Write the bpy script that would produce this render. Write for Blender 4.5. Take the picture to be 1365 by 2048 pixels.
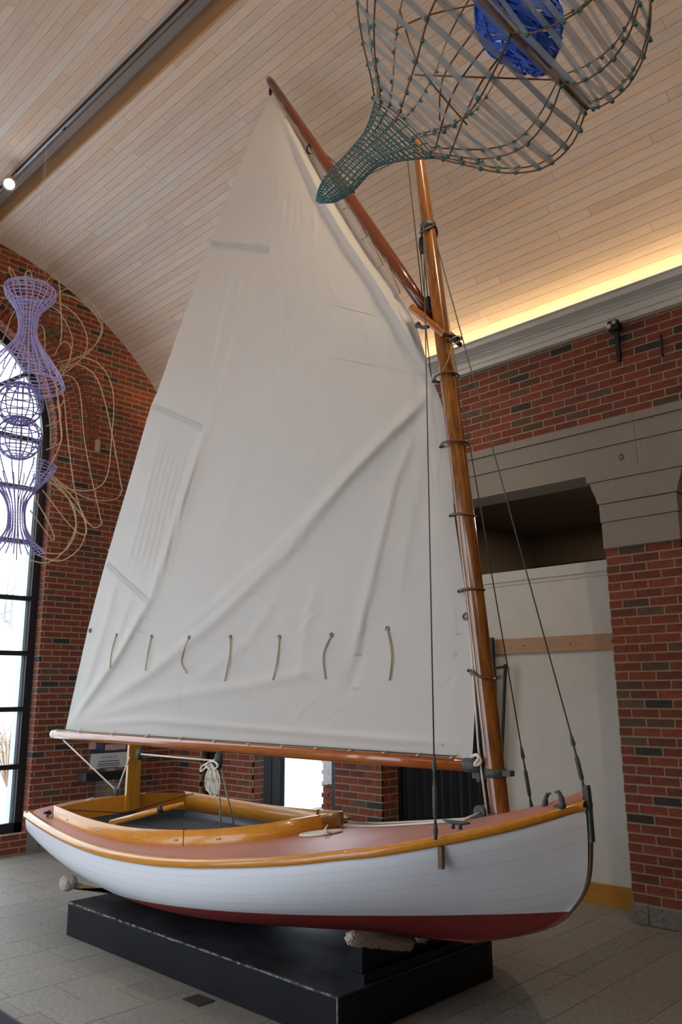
import bpy, bmesh, math, random
from math import sin, cos, pi, sqrt, atan2, hypot
from mathutils import Vector, Matrix
random.seed(7)
D = bpy.data; S = bpy.context.scene; C = S.collection
for o in list(D.objects): D.objects.remove(o)

# ------------------------------------------------------------------ camera
CAM_H = 1.643; F = 1622.0; CX, CY = 682.5, 1024.0
YAW, PITCH, ROLL = -0.77333, 0.216868, -0.007111
_f = Vector((sin(YAW)*cos(PITCH), cos(YAW)*cos(PITCH), sin(PITCH)))
_r = Vector((cos(YAW), -sin(YAW), 0)); _u = _r.cross(_f)
RIGHT = cos(ROLL)*_r + sin(ROLL)*_u; UP = -sin(ROLL)*_r + cos(ROLL)*_u; FWD = _f
EYE = Vector((0, 0, CAM_H))
cd = D.cameras.new('camera'); cam = D.objects.new('camera', cd); C.objects.link(cam)
cd.sensor_width = 36; cd.lens = F/2048*36; cd.clip_start = .05; cd.clip_end = 500
cam.matrix_world = Matrix(((RIGHT.x, UP.x, -FWD.x, 0), (RIGHT.y, UP.y, -FWD.y, 0), (RIGHT.z, UP.z, -FWD.z, CAM_H), (0, 0, 0, 1)))
S.camera = cam
# ------------------------------------------------------------------ world, light, exposure
S.view_settings.view_transform = 'Standard'; S.view_settings.look = 'None'
S.view_settings.gamma = 1; S.view_settings.use_curve_mapping = False
S.view_settings.exposure = 0.0
w = D.worlds.new('overcast_sky'); S.world = w; w.use_nodes = True
w.node_tree.nodes['Background'].inputs[0].default_value = (.86, .94, 1.04, 1)
w.node_tree.nodes['Background'].inputs[1].default_value = 4.3

def area(name, loc, aim, sx, sy, power, color, portal=False, spread=180):
    l = D.lights.new(name, 'AREA'); l.shape = 'RECTANGLE'; l.size = sx; l.size_y = sy; l.energy = power; l.color = color
    l.spread = math.radians(spread)
    o = D.objects.new(name, l); C.objects.link(o); o.location = loc
    o.rotation_euler = Vector(aim).to_track_quat('-Z', 'Y').to_euler()
    if portal: l.cycles.is_portal = True
    return o
YC, ZC, RV = 2.73, 3.14, 3.63            # vault circle
YA, XG = 5.99, -8.74                      # side wall and gable wall planes
YN = 2*YC - YA                            # the opposite side wall
XE = 3.2                                  # end of the hall behind the camera
area('gable_window_portal', (XG-.32, YC, 3.0), (1, 0, 0), 5.9, 2.9, 1, (1, 1, 1), True)
area('near_door_portal', (-6.6, YN-.33, 1.67), (0, 1, 0), 1.3, 3.4, 1, (1, 1, 1), True)
area('near_glazing_portal', (-4.13, YN-.33, 1.67), (0, 1, 0), 2.5, 3.4, 1, (1, 1, 1), True)
area('side_door_portal', (-6.6, YA+.33, 1.67), (0, -1, 0), 1.3, 3.4, 1, (1, 1, 1), True)
# warm strip lamps lying in the two cornice coves
for yy in (YA-.10, YN+.10):
    a = area('cove_strip_lamp', (-2.8, yy, 4.705), (0, (YC-yy)*.10, 1), 11.6, .05, 74, (1, .66, .29))

# ------------------------------------------------------------------ pixel -> world helpers
def ray(px, py): return RIGHT*((px-CX)/F) - UP*((py-CY)/F) + FWD
def WY(px, py, Y): v = ray(px, py); return EYE + v*(Y/v.y)
def WX(px, py, X): v = ray(px, py); return EYE + v*(X/v.x)
def WZ(px, py, Z): v = ray(px, py); return EYE + v*((Z-CAM_H)/v.z)
def PX(P):
    d = Vector(P)-EYE; z = d.dot(FWD)
    if z <= .05: return (-9999, -9999, z)
    return (CX+F*d.dot(RIGHT)/z, CY-F*d.dot(UP)/z, z)

# ------------------------------------------------------------------ materials
def mat(name, col, rough=.6, metal=0, coat=0, noise=None, bump=0, bscale=40, spec=.5, col2=None, stretch=(1, 1, 1), src='Object', emit=None, sss=0, detail=4, rrange=None):
    m = D.materials.new(name); m.use_nodes = True; nt = m.node_tree; N = nt.nodes; L = nt.links
    b = N['Principled BSDF']; b.inputs['Roughness'].default_value = rough; b.inputs['Metallic'].default_value = metal
    b.inputs['Coat Weight'].default_value = coat; b.inputs['Coat Roughness'].default_value = .08
    b.inputs['Specular IOR Level'].default_value = spec
    base = None
    if src == 'color':
        i = N.new('ShaderNodeObjectInfo'); base = i.outputs['Color']
    elif src == 'attr':
        i = N.new('ShaderNodeAttribute'); i.attribute_name = 'Col'; base = i.outputs['Color']
    tc = N.new('ShaderNodeTexCoord'); mp = N.new('ShaderNodeMapping'); mp.inputs['Scale'].default_value = stretch
    L.new(tc.outputs['Object'], mp.inputs[0])
    if noise:
        n = N.new('ShaderNodeTexNoise'); n.inputs['Scale'].default_value = noise; n.inputs['Detail'].default_value = detail
        n.inputs['Roughness'].default_value = .62
        L.new(mp.outputs[0], n.inputs[0])
        cr = N.new('ShaderNodeMapRange'); cr.inputs[1].default_value = .3; cr.inputs[2].default_value = .7
        L.new(n.outputs[0], cr.inputs[0])
        mx = N.new('ShaderNodeMix'); mx.data_type = 'RGBA'; L.new(cr.outputs[0], mx.inputs[0])
        if base is not None:
            mx.blend_type = 'MULTIPLY'; mx.inputs[7].default_value = (*(col2 or (.7, .7, .7)), 1); L.new(base, mx.inputs[6])
        else:
            mx.inputs[6].default_value = (*col, 1); mx.inputs[7].default_value = (*(col2 or [c*.6 for c in col]), 1)
        L.new(mx.outputs[2], b.inputs['Base Color'])
        if rrange:
            rr = N.new('ShaderNodeMapRange'); rr.inputs[3].default_value, rr.inputs[4].default_value = rrange
            L.new(cr.outputs[0], rr.inputs[0]); L.new(rr.outputs[0], b.inputs['Roughness'])
    elif base is not None: L.new(base, b.inputs['Base Color'])
    else: b.inputs['Base Color'].default_value = (*col, 1)
    if bump:
        n2 = N.new('ShaderNodeTexNoise'); n2.inputs['Scale'].default_value = bscale; n2.inputs['Detail'].default_value = 5
        L.new(mp.outputs[0], n2.inputs[0])
        bp = N.new('ShaderNodeBump'); bp.inputs['Strength'].default_value = bump; bp.inputs['Distance'].default_value = .01
        L.new(n2.outputs[0], bp.inputs['Height']); L.new(bp.outputs[0], b.inputs['Normal'])
    if emit:
        b.inputs['Emission Color'].default_value = (*emit[0], 1); b.inputs['Emission Strength'].default_value = emit[1]
    return m
M = {}
M['brick'] = mat('red_brick', None, .85, src='color', noise=22, col2=(.62, .60, .62), bump=.5, bscale=90)
M['brick_s'] = mat('red_brick_field', None, .85, src='attr', noise=22, col2=(.62, .60, .62), bump=.5, bscale=90)
M['mortar'] = mat('mortar', (.46, .37, .26), .95, noise=30, col2=(.36, .285, .20), bump=.6, bscale=120)
M['plank'] = mat('whitewashed_plank', None, .55, src='color', noise=3.5, col2=(.90, .87, .85), stretch=(1, 9, 9))
M['plank_s'] = mat('whitewashed_plank_field', None, .55, src='attr', noise=3.5, col2=(.90, .87, .85), stretch=(1, 9, 9))
M['gap'] = mat('ceiling_backing', (.05, .033, .024), .9)
M['slotwood'] = mat('slot_board', (.44, .27, .145), .6, noise=4, col2=(.37, .22, .115), stretch=(1, 6, 6))
M['slottop'] = mat('slot_top', (.40, .34, .31), .8)
M['plaster'] = mat('white_paint', (.66, .64, .58), .5)
M['granite'] = mat('granite', (.36, .31, .27), .8, noise=160, col2=(.23, .20, .175), bump=.25, bscale=150, detail=6)
M['basegranite'] = mat('rough_granite_base', (.30, .28, .26), .9, noise=55, col2=(.16, .15, .14), bump=1, bscale=50)
M['paver'] = mat('stone_paver', None, .55, src='color', noise=38, col2=(.72, .70, .67), bump=.12, bscale=120, detail=8, rrange=(.4, .7))
M['paver_s'] = mat('stone_paver_field', None, .55, src='attr', noise=38, col2=(.72, .70, .67), bump=.12, bscale=120, detail=8)
M['joint'] = mat('paver_joint', (.15, .135, .118), .9)
M['black'] = mat('black_metal', (.012, .013, .016), .4)
M['alum'] = mat('grey_aluminium', (.42, .46, .50), .45, .3)
M['white'] = mat('white_wall', (.60, .57, .52), .7, noise=6, col2=(.56, .53, .48))
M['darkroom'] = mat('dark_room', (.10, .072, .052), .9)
M['oak'] = mat('oak_trim', (.46, .25, .085), .45, noise=7, col2=(.36, .18, .05), stretch=(1, 8, 8))
M['palewood'] = mat('pale_pine', (.82, .60, .32), .6, noise=7, col2=(.74, .52, .26), stretch=(8, 1, 8))
M['railwood'] = mat('rail_wood', (.44, .255, .13), .5, noise=7, col2=(.36, .20, .10), stretch=(1, 8, 8))
M['basewood'] = mat('baseboard_wood', (.50, .23, .03), .4, noise=5, col2=(.40, .17, .02), stretch=(1, 8, 8))
M['curtain'] = mat('black_curtain', (.012, .012, .017), .9)
M['plinth'] = mat('black_painted_wood', (.006, .0065, .009), .5, spec=.22, noise=1.6, col2=(.014, .015, .019), bump=.15, bscale=30, detail=9, rrange=(.5, .33))
M['plinthtop'] = mat('scuffed_black_top', (.010, .0105, .013), .45, spec=.35, noise=2.4, col2=(.06, .065, .075), stretch=(1, 1.6, 1), detail=9, rrange=(.5, .35))
M['chip'] = mat('chipped_edge', (.30, .30, .30), .8, noise=60, col2=(.02, .02, .02))
M['carpet'] = mat('carpet_pad', (.80, .70, .63), 1, noise=120, col2=(.42, .33, .27), bump=1, bscale=160)
M['hull'] = mat('white_hull_paint', (.79, .80, .86), .32, coat=.15)
M['bottom'] = mat('red_bottom_paint', (.27, .028, .026), .55, noise=9, col2=(.22, .022, .022))
M['deck'] = mat('red_canvas_deck', (.50, .215, .175), .40, noise=90, col2=(.46, .19, .155), bump=.15, bscale=350)
M['varnish'] = mat('varnished_oak', (.66, .27, .025), .28, coat=.45, noise=6, col2=(.54, .20, .014), stretch=(1.2, 8, 8))
M['crutch'] = mat('varnished_pine', (.64, .30, .03), .3, coat=.4, noise=6, col2=(.46, .20, .02), stretch=(8, 8, 1))
M['spar'] = mat('varnished_spruce_spar', (.40, .115, .016), .22, coat=.9, noise=5, col2=(.30, .075, .010), stretch=(1, 8, 8))
M['gaffw'] = mat('varnished_gaff', (.17, .040, .009), .22, coat=.6, noise=5, col2=(.11, .022, .006), stretch=(5, 8, 2))
M['mastw'] = mat('weathered_varnished_mast', (.36, .125, .016), .2, coat=.8, noise=5.5, col2=(.11, .032, .006), stretch=(5, 5, .9), detail=9)
M['bronze'] = mat('green_bronze', (.055, .062, .055), .6, .4, noise=40, col2=(.085, .105, .095))
M['hoop'] = mat('wooden_hoop', (.11, .045, .018), .4, coat=.4)
M['wire'] = mat('steel_wire', (.10, .095, .085), .5, .5)
M['rope'] = mat('white_rope', (.78, .73, .65), .9, noise=220, col2=(.64, .59, .51))
M['tanrope'] = mat('tan_cord', (.42, .33, .23), .9)
M['slate'] = mat('slate_cockpit_paint', (.085, .11, .14), .45, noise=3, col2=(.07, .09, .12))
M['inner'] = mat('cockpit_planking', (.50, .21, .03), .3, coat=.5, noise=6, col2=(.40, .15, .015), stretch=(1, 8, 8))
M['brass'] = mat('dull_chrome', (.55, .54, .52), .3, .9)
M['darkmetal'] = mat('dark_metal', (.03, .03, .03), .5, .4)
M['purple'] = mat('lilac_ribbon', (.20, .17, .42), .7)
M['cane'] = mat('rattan_cane', (.52, .37, .22), .6)
M['dcane'] = mat('dark_cane', (.17, .085, .04), .6)
M['teal'] = mat('teal_twine', (.07, .17, .165), .7)
M['blue'] = mat('blue_fabric_ribbon', (.008, .085, .52), .5)
M['snow'] = mat('snow', (.86, .88, .90), .8)
M['housew'] = mat('white_siding', (.70, .72, .74), .8)
M['roofsn'] = mat('snowy_roof', (.82, .84, .87), .8)
M['shrub'] = mat('winter_twigs', (.30, .19, .12), .9)
M['tree'] = mat('bare_trees', (.30, .31, .31), .9)
M['navy'] = mat('navy_print', (.03, .04, .09), .5)
M['paper'] = mat('white_card', (.62, .62, .63), .5)
M['ink'] = mat('grey_ink', (.13, .14, .17), .6)
M['pinkprint'] = mat('pink_print', (.50, .20, .19), .5, noise=18, col2=(.62, .45, .42))
M['purpleprint'] = mat('violet_print', (.10, .07, .16), .5)
M['mat'] = mat('dark_mat', (.012, .011, .02), .9, noise=300, col2=(.05, .05, .07))
M['matedge'] = mat('violet_mat_edge', (.06, .035, .12), .7)
M['rust'] = mat('rusty_plate', (.06, .035, .028), .7, noise=40, col2=(.03, .02, .02))
M['lamp'] = mat('lamp_lens', (1, 1, 1), .3, emit=((1, .97, .92), 30))
M['lampbody'] = mat('lamp_body', (.45, .43, .40), .4)
M['offwhite'] = mat('offwhite_plastic', (.40, .34, .26), .5)
M['grommet'] = mat('grommet', (.16, .16, .16), .4, .8)
M['batten'] = mat('batten_cloth', (.47, .46, .435), .8)
M['stain'] = mat('rust_stain', (.42, .30, .17), .8, noise=90, col2=(.66, .62, .56))
M['stitch'] = mat('seam_tape', (.86, .85, .83), .7)

def thin_glass(name, col, gloss=.08, rough=.02):
    m = D.materials.new(name); m.use_nodes = True; nt = m.node_tree; N = nt.nodes; L = nt.links
    N.remove(N['Principled BSDF']); out = N['Material Output']
    t = N.new('ShaderNodeBsdfTransparent'); t.inputs[0].default_value = (*col, 1)
    g = N.new('ShaderNodeBsdfGlossy'); g.inputs['Roughness'].default_value = rough
    mx = N.new('ShaderNodeMixShader'); mx.inputs[0].default_value = gloss
    L.new(t.outputs[0], mx.inputs[1]); L.new(g.outputs[0], mx.inputs[2]); L.new(mx.outputs[0], out.inputs[0])
    return m
M['glass'] = thin_glass('window_glass', (.96, .98, .98))
M['acrylic'] = thin_glass('clear_acrylic', (.90, .92, .93), .16, .05)

def cloth(name, col, trans, bump, bscale, alpha=None):
    m = D.materials.new(name); m.use_nodes = True; nt = m.node_tree; N = nt.nodes; L = nt.links
    b = N['Principled BSDF']; b.inputs['Base Color'].default_value = (*col, 1); b.inputs['Roughness'].default_value = .55
    b.inputs['Specular IOR Level'].default_value = .3
    out = N['Material Output']; tr = N.new('ShaderNodeBsdfTranslucent'); tr.inputs[0].default_value = (*col, 1)
    mx = N.new('ShaderNodeMixShader'); mx.inputs[0].default_value = trans
    L.new(b.outputs[0], mx.inputs[1]); L.new(tr.outputs[0], mx.inputs[2])
    if bump:
        tc = N.new('ShaderNodeTexCoord'); n = N.new('ShaderNodeTexNoise'); n.inputs['Scale'].default_value = bscale
        n.inputs['Detail'].default_value = 6; n.inputs['Distortion'].default_value = .6
        mp = N.new('ShaderNodeMapping'); mp.inputs['Rotation'].default_value = (0, .5, 0); mp.inputs['Scale'].default_value = (2.2, 1, .8)
        L.new(tc.outputs['Object'], mp.inputs[0]); L.new(mp.outputs[0], n.inputs[0])
        bp = N.new('ShaderNodeBump'); bp.inputs['Strength'].default_value = bump; bp.inputs['Distance'].default_value = .02
        L.new(n.outputs[0], bp.inputs['Height']); L.new(bp.outputs[0], b.inputs['Normal']); L.new(bp.outputs[0], tr.inputs['Normal'])
    last = mx
    if alpha is not None:
        t = N.new('ShaderNodeBsdfTransparent'); m2 = N.new('ShaderNodeMixShader'); m2.inputs[0].default_value = alpha
        L.new(t.outputs[0], m2.inputs[1]); L.new(mx.outputs[0], m2.inputs[2]); last = m2
    L.new(last.outputs[0], out.inputs[0])
    return m
M['sail'] = cloth('sailcloth', (.71, .68, .645), .32, .42, 2.8)
M['organza'] = cloth('grey_organza', (.25, .29, .33), .3, 0, 1, .62)
M['lilacband'] = cloth('lilac_organza', (.46, .42, .74), .4, 0, 1, .55)

# ------------------------------------------------------------------ mesh helpers
class MB:
    def __init__(s): s.v = []; s.f = []; s.c = []
    def add(s, vs, fs, col=None):
        n = len(s.v); s.v += [tuple(p) for p in vs]; s.f += [tuple(i+n for i in f) for f in fs]
        s.c += [col]*len(fs); return s
    def box(s, x0, x1, y0, y1, z0, z1, col=None):
        v = [(x, y, z) for x in (x0, x1) for y in (y0, y1) for z in (z0, z1)]
        return s.add(v, [(0, 1, 3, 2), (4, 6, 7, 5), (0, 4, 5, 1), (2, 3, 7, 6), (0, 2, 6, 4), (1, 5, 7, 3)], col)
    def obox(s, c, ax, ay, az, col=None):
        c = Vector(c); ax, ay, az = Vector(ax), Vector(ay), Vector(az)
        v = [c+a*ax+b*ay+d*az for a in (-1, 1) for b in (-1, 1) for d in (-1, 1)]
        return s.add(v, [(0, 1, 3, 2), (4, 6, 7, 5), (0, 4, 5, 1), (2, 3, 7, 6), (0, 2, 6, 4), (1, 5, 7, 3)], col)
    def tube(s, pts, r, n=6, closed=False, cap=True, sq=None):
        P = [Vector(p) for p in pts]; k = len(P); R = r if isinstance(r, (list, tuple)) else [r]*k
        t = [(P[(i+1) % k]-P[i-1] if closed else P[min(i+1, k-1)]-P[max(i-1, 0)]).normalized() for i in range(k)]
        a = t[0].orthogonal().normalized(); vs = []
        for i in range(k):
            a = (a-t[i]*a.dot(t[i]))
            a = a.normalized() if a.length > 1e-6 else t[i].orthogonal().normalized()
            b = t[i].cross(a)
            for j in range(n):
                q = 2*pi*j/n; vs.append(P[i]+(a*cos(q)+b*sin(q))*R[i])
        fs = []
        for i in range(k if closed else k-1):
            for j in range(n):
                i2 = (i+1) % k; fs.append((i*n+j, i*n+(j+1) % n, i2*n+(j+1) % n, i2*n+j))
        if cap and not closed: fs += [tuple(range(n))[::-1], tuple((k-1)*n+j for j in range(n))]
        return s.add(vs, fs)
    def grid(s, rows, closed=False):
        n = len(rows[0]); vs = [p for r in rows for p in r]; fs = []
        for i in range(len(rows)-1):
            for j in range(n if closed else n-1):
                fs.append((i*n+j, i*n+(j+1) % n, (i+1)*n+(j+1) % n, (i+1)*n+j))
        return s.add(vs, fs)
    def prism(s, poly, d):
        n = len(poly); d = Vector(d); vs = [Vector(p) for p in poly]+[Vector(p)+d for p in poly]
        return s.add(vs, [tuple(range(n))[::-1], tuple(range(n, 2*n))]+[(i, (i+1) % n, (i+1) % n+n, i+n) for i in range(n)])
    def ribbon(s, pts, wdir, wd):
        vs = []; fs = []
        for i, p in enumerate(pts):
            q = Vector(wdir[i] if isinstance(wdir, list) else wdir)*wd/2; vs += [Vector(p)-q, Vector(p)+q]
        fs = [(2*i, 2*i+1, 2*i+3, 2*i+2) for i in range(len(pts)-1)]
        return s.add(vs, fs)
    def mesh(s, name, m, smooth=False):
        me = D.meshes.new(name); me.from_pydata(s.v, [], s.f); me.materials.append(m)
        if any(c is not None for c in s.c):
            ca = me.color_attributes.new('Col', 'FLOAT_COLOR', 'CORNER')
            for p in me.polygons:
                c = s.c[p.index] or (1, 1, 1)
                for li in p.loop_indices: ca.data[li].color = (*c, 1)
        if smooth:
            me.polygons.foreach_set('use_smooth', [True]*len(me.polygons))
        me.update(); return me
    def build(s, name, m, parent=None, smooth=False, fix=True):
        me = s.mesh(name, m, smooth)
        if fix:
            b = bmesh.new(); b.from_mesh(me); bmesh.ops.recalc_face_normals(b, faces=b.faces); b.to_mesh(me); b.free()
        return link(D.objects.new(name, me), parent)
def link(o, parent=None):
    C.objects.link(o)
    if parent is not None:
        o.parent = parent
        q = parent; off = Vector((0, 0, 0))
        while q is not None: off += q.location; q = q.parent
        o.location = o.location-off
    return o
def bevel(o, wd, seg=2):
    m = o.modifiers.new('bevel', 'BEVEL'); m.width = wd; m.segments = seg; m.limit_method = 'ANGLE'; return o
def tag(o, label=None, cat=None, group=None, kind=None):
    if label: o['label'] = label
    if cat: o['category'] = cat
    if group: o['group'] = group
    if kind: o['kind'] = kind
    return o
def thing(name, loc, label, cat, group=None):
    o = D.objects.new(name, None); o.empty_display_size = .1; o.location = loc; C.objects.link(o)
    return tag(o, label, cat, group)
def spline(pts, n=8):
    P = [Vector(p) for p in pts]; out = []
    for i in range(len(P)-1):
        p0, p1, p2, p3 = P[max(i-1, 0)], P[i], P[i+1], P[min(i+2, len(P)-1)]
        for k in range(n):
            t = k/n; out.append(.5*((2*p1)+(p2-p0)*t+(2*p0-5*p1+4*p2-p3)*t*t+(3*p1-p0-3*p2+p3)*t**3))
    out.append(P[-1]); return out
def interp(x, xs, ys):
    if x <= xs[0]: return ys[0]
    if x >= xs[-1]: return ys[-1]
    for i in range(len(xs)-1):
        if xs[i] <= x <= xs[i+1]:
            t = (x-xs[i])/(xs[i+1]-xs[i])
            m = lambda k: 0 if k <= 0 or k >= len(xs)-1 else (ys[k+1]-ys[k-1])/(xs[k+1]-xs[k-1])
            m0 = m(i) if i > 0 else (ys[1]-ys[0])/(xs[1]-xs[0]); m1 = m(i+1) if i+1 < len(xs)-1 else (ys[-1]-ys[-2])/(xs[-1]-xs[-2])
            h = xs[i+1]-xs[i]
            return (2*t**3-3*t*t+1)*ys[i]+(t**3-2*t*t+t)*h*m0+(-2*t**3+3*t*t)*ys[i+1]+(t**3-t*t)*h*m1
def inpoly(x, y, P):
    c = False; j = len(P)-1
    for i in range(len(P)):
        if (P[i][1] > y) != (P[j][1] > y) and x < (P[j][0]-P[i][0])*(y-P[i][1])/(P[j][1]-P[i][1])+P[i][0]: c = not c
        j = i
    return c
SAILPOLY = [(541, 188), (433, 455), (300, 815), (178, 1260), (131, 1456), (945, 1516), (950, 1350), (905, 1000), (862, 735), (833, 648), (711, 461)]
HULLPOLY = [(45, 1637), (110, 1615), (400, 1600), (690, 1620), (1170, 1612), (1180, 1700), (1120, 1845), (880, 1885), (130, 1760)]
def shown(px, py, mg=12):
    return -mg < px < 1365+mg and -mg < py < 2048+mg and not inpoly(px, py, SAILPOLY) and not inpoly(px, py, HULLPOLY)

# ------------------------------------------------------------------ bricks
BL, BH, JT = .202, .0555, .0130; CO = .068; PIT = .2125
def brick_col():
    q = random.random(); k = random.uniform(.8, 1.2)
    if q < .66: c = (.275*k, .062*k, .030*k)
    elif q < .86: c = (.20*k, .060*k, .036*k)
    elif q < .955: c = (.145*k, .080*k, .050*k)
    else: c = (.055*k, .045*k, .045*k)
    return c
_bm = {}
def brick_mesh(L, H, Dp):
    key = (round(L, 3), round(H, 3), round(Dp, 3))
    if key not in _bm: _bm[key] = MB().box(-L/2, L/2, -Dp/2, Dp/2, -H/2, H/2).mesh('brick', M['brick'])
    return _bm[key]
def lay(parent, items, limit=300, stuffname='brick_field'):
    """items: (centre, rotation matrix 3x3, L, H, Dp); the ones showing largest become separate bricks"""
    sc = []
    for it in items:
        x, y, z = PX(it[0]); s = (it[2]*it[3])/(z*z) if z > .1 else 0
        if not shown(x, y): s *= 1e-4
        sc.append(s)
    order = sorted(range(len(items)), key=lambda i: -sc[i]); pick = set(order[:limit])
    vis = [i for i in order if sc[i] > 1e-5]
    mb = MB()
    for i, (c, R, L, H, Dp) in enumerate(items):
        col = brick_col()
        if i in pick and sc[i] > 1e-5:
            o = D.objects.new('brick', brick_mesh(L, H, Dp)); o.color = (*col, 1); link(o, None)
            C.objects  # keep linked
            o.parent = parent; o.matrix_local = Matrix.Translation(Vector(c)-parent.location) @ R.to_4x4()
        else:
            ax, ay, az = R.col[0]*L/2, R.col[1]*Dp/2, R.col[2]*H/2
            mb.obox(c, ax, ay, az, col)
    if mb.f:
        o = mb.build(stuffname, M['brick_s'], parent, fix=False); o['kind'] = 'stuff'
def courses(u0, u1, v0, v1, vbase, cut=None, shift=0.0):
    """running bond rectangles inside [u0,u1]x[v0,v1]; cut(v) -> list of (a,b) intervals removed"""
    out = []; k = math.floor((v0-vbase)/CO)
    while vbase+k*CO < v1-.01:
        va = max(vbase+k*CO+JT/2, v0); vb = min(vbase+(k+1)*CO-JT/2, v1)
        if vb-va > .012:
            vm = (va+vb)/2; u = math.floor((u0-1)/PIT)*PIT+shift+(PIT/2 if k % 2 else 0)
            while u < u1:
                a, b = max(u+JT/2, u0), min(u+PIT-JT/2, u1)
                segs = [(a, b)] if b-a > .02 else []
                for (ca, cb) in (cut(vm) if cut else []):
                    ns = []
                    for (p, q) in segs:
                        if cb <= p or ca >= q: ns.append((p, q)); continue
                        if ca-p > .02: ns.append((p, ca-.004))
                        if q-cb > .02: ns.append((cb+.004, q))
                    segs = ns
                out += [(p, q, va, vb) for (p, q) in segs]
                u += PIT
        k += 1
    return out

RX = Matrix(((1, 0, 0), (0, 1, 0), (0, 0, 1)))                 # wall facing -Y: length along X, depth along Y
RY = Matrix(((0, 1, 0), (1, 0, 0), (0, 0, 1)))                 # wall facing +X: length along Y
BD = .06
# ------------------------------------------------------------------ gable wall with the arched window
WR, WZ0, WZC = 1.44, .20, 4.50          # opening half-width / radius, sill, arch centre
AR = 1.985                              # outside of the rowlock rings
gw = MB(); T = .30
gw.box(XG-T, XG, YC+WR+.006, YA+.5, -.05, 7.2); gw.box(XG-T, XG, YN-.5, YC-WR-.006, -.05, 7.2); gw.box(XG-T, XG, YC-WR, YC+WR, -.05, WZ0)
K = 28
for i in range(K):
    a0, a1 = pi*i/K, pi*(i+1)/K
    p = [(YC+(WR+.006)*cos(a), WZC+(WR+.006)*sin(a)) for a in (a0, a1)]
    gw.prism([(XG-T, p[0][0], p[0][1]), (XG-T, p[0][0], 7.2), (XG-T, p[1][0], 7.2), (XG-T, p[1][0], p[1][1])], (T, 0, 0))
gable = gw.build('wall_gable', M['mortar']); tag(gable, kind='structure')
def gcut(v):
    iv = []
    if v < WZC:
        if v > WZ0: iv.append((YC-WR, YC+WR))
    if v >= WZC-.02 and v < WZC+AR: q = sqrt(max(AR*AR-(v-WZC)**2, 0)); iv.append((YC-q, YC+q))
    return iv
items = []
for (a, b, va, vb) in courses(YN-.02, YA+.02, 0, 7.0, .138, gcut, .055):
    ym, zm = (a+b)/2, (va+vb)/2
    if hypot(ym-YC, zm-ZC) > RV+.12 and zm > 4.6: continue
    if ym < .9: continue
    jam = abs(a-YC-WR) < .012 or abs(b-YC+WR) < .012
    dp_ = .15 if jam else BD
    if jam: a, b = (a-.012, b) if ym > YC else (a, b+.012)
    items.append((Vector((XG+.004-dp_/2, (a+b)/2, zm)), RY, b-a, vb-va, dp_))
for ring in range(5):                                          # five rowlock rings of headers
    r0 = WR+ring*.109; rm = r0+.0545; n = int(pi*rm/CO)
    dep = .016 if ring > 2 else .003
    for i in range(n):
        a = pi*(i+.5)/n; e = Vector((0, cos(a), sin(a))); tt = Vector((0, -sin(a), cos(a)))
        R = Matrix((e, Vector((1, 0, 0)), tt)).transposed()
        items.append((Vector((XG+dep-BD/2, YC+rm*cos(a), WZC+rm*sin(a))), R, .098 if ring else .108, BH, BD if ring else .15))
lay(gable, items)
tag(MB().box(XG-.02, XG+.02, YC+WR-.0, YC+WR+.14, 0, .19).box(XG-.02, XG+.02, YC+WR+.15, YC+WR+.62, 0, .12).build('stone_block', M['basegranite'], gable))
o = MB().box(XG-.005, XG+.02, 4.665, 4.735, 4.50, 4.65).build('wall_plate', M['offwhite'])
tag(o, 'small beige blank cover plate on the brick gable beside the arch', 'cover plate')
# window: black frame, panes
win = thing('window_1', (XG-.14, YC, WZ0), None, None); win['kind'] = 'structure'
FX0, FX1 = XG-.17, XG-.11; FR = WR-.014; FW = .085
fr = MB()
for sgn in (-1, 1): fr.box(FX0, FX1, YC+sgn*FR-(FW if sgn > 0 else 0), YC+sgn*FR+(0 if sgn > 0 else FW), WZ0, WZC)
fr.box(FX0, FX1, YC-FR, YC+FR, WZ0, WZ0+.10)
for i in range(K):
    a0, a1 = pi*i/K, pi*(i+1)/K
    q = [(r, a) for r, a in ((FR-FW, a0), (FR, a0), (FR, a1), (FR-FW, a1))]
    fr.prism([(FX0, YC+r*cos(a), WZC+r*sin(a)) for r, a in q], (FX1-FX0, 0, 0))
fr.build('window_frame', M['black'], win)
ZM = [.87, 1.47, 2.07, 2.675, 3.31, 3.93, 4.51]; YM = [YC-.45, YC+.45]
for z in ZM: MB().box(FX0, FX1, YC-FR+FW, YC+FR-FW, z-.026, z+.026).build('glazing_bar', M['black'], win)
for y in YM: MB().box(FX0+.005, FX1-.005, y-.024, y+.024, WZ0+.1, WZC).build('glazing_bar', M['black'], win)
for k in range(1, 5):
    a = pi*k/5; MB().obox((XG-.14, YC+.68*cos(a), WZC+.68*sin(a)), Vector((.028, 0, 0)), Vector((0, cos(a), sin(a)))*.66, Vector((0, -sin(a), cos(a)))*.024).build('glazing_bar', M['black'], win)
edges = [WZ0+.1]+ZM
for i in range(len(edges)-1):                                  # grey stops beside the jamb and the panes
    z0, z1 = edges[i]+(.026 if i else 0), edges[i+1]-.026
    MB().box(FX0-.10, FX0, YC+FR-FW-.03, YC+FR-FW, z0, z1).build('aluminium_stop', M['alum'], win)
    ys = [YC-FR+FW]+YM+[YC+FR-FW]
    for j in range(3): MB().box(XG-.142, XG-.138, ys[j]+.024, ys[j+1]-.024, z0, z1).build('pane', M['glass'], win)
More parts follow.
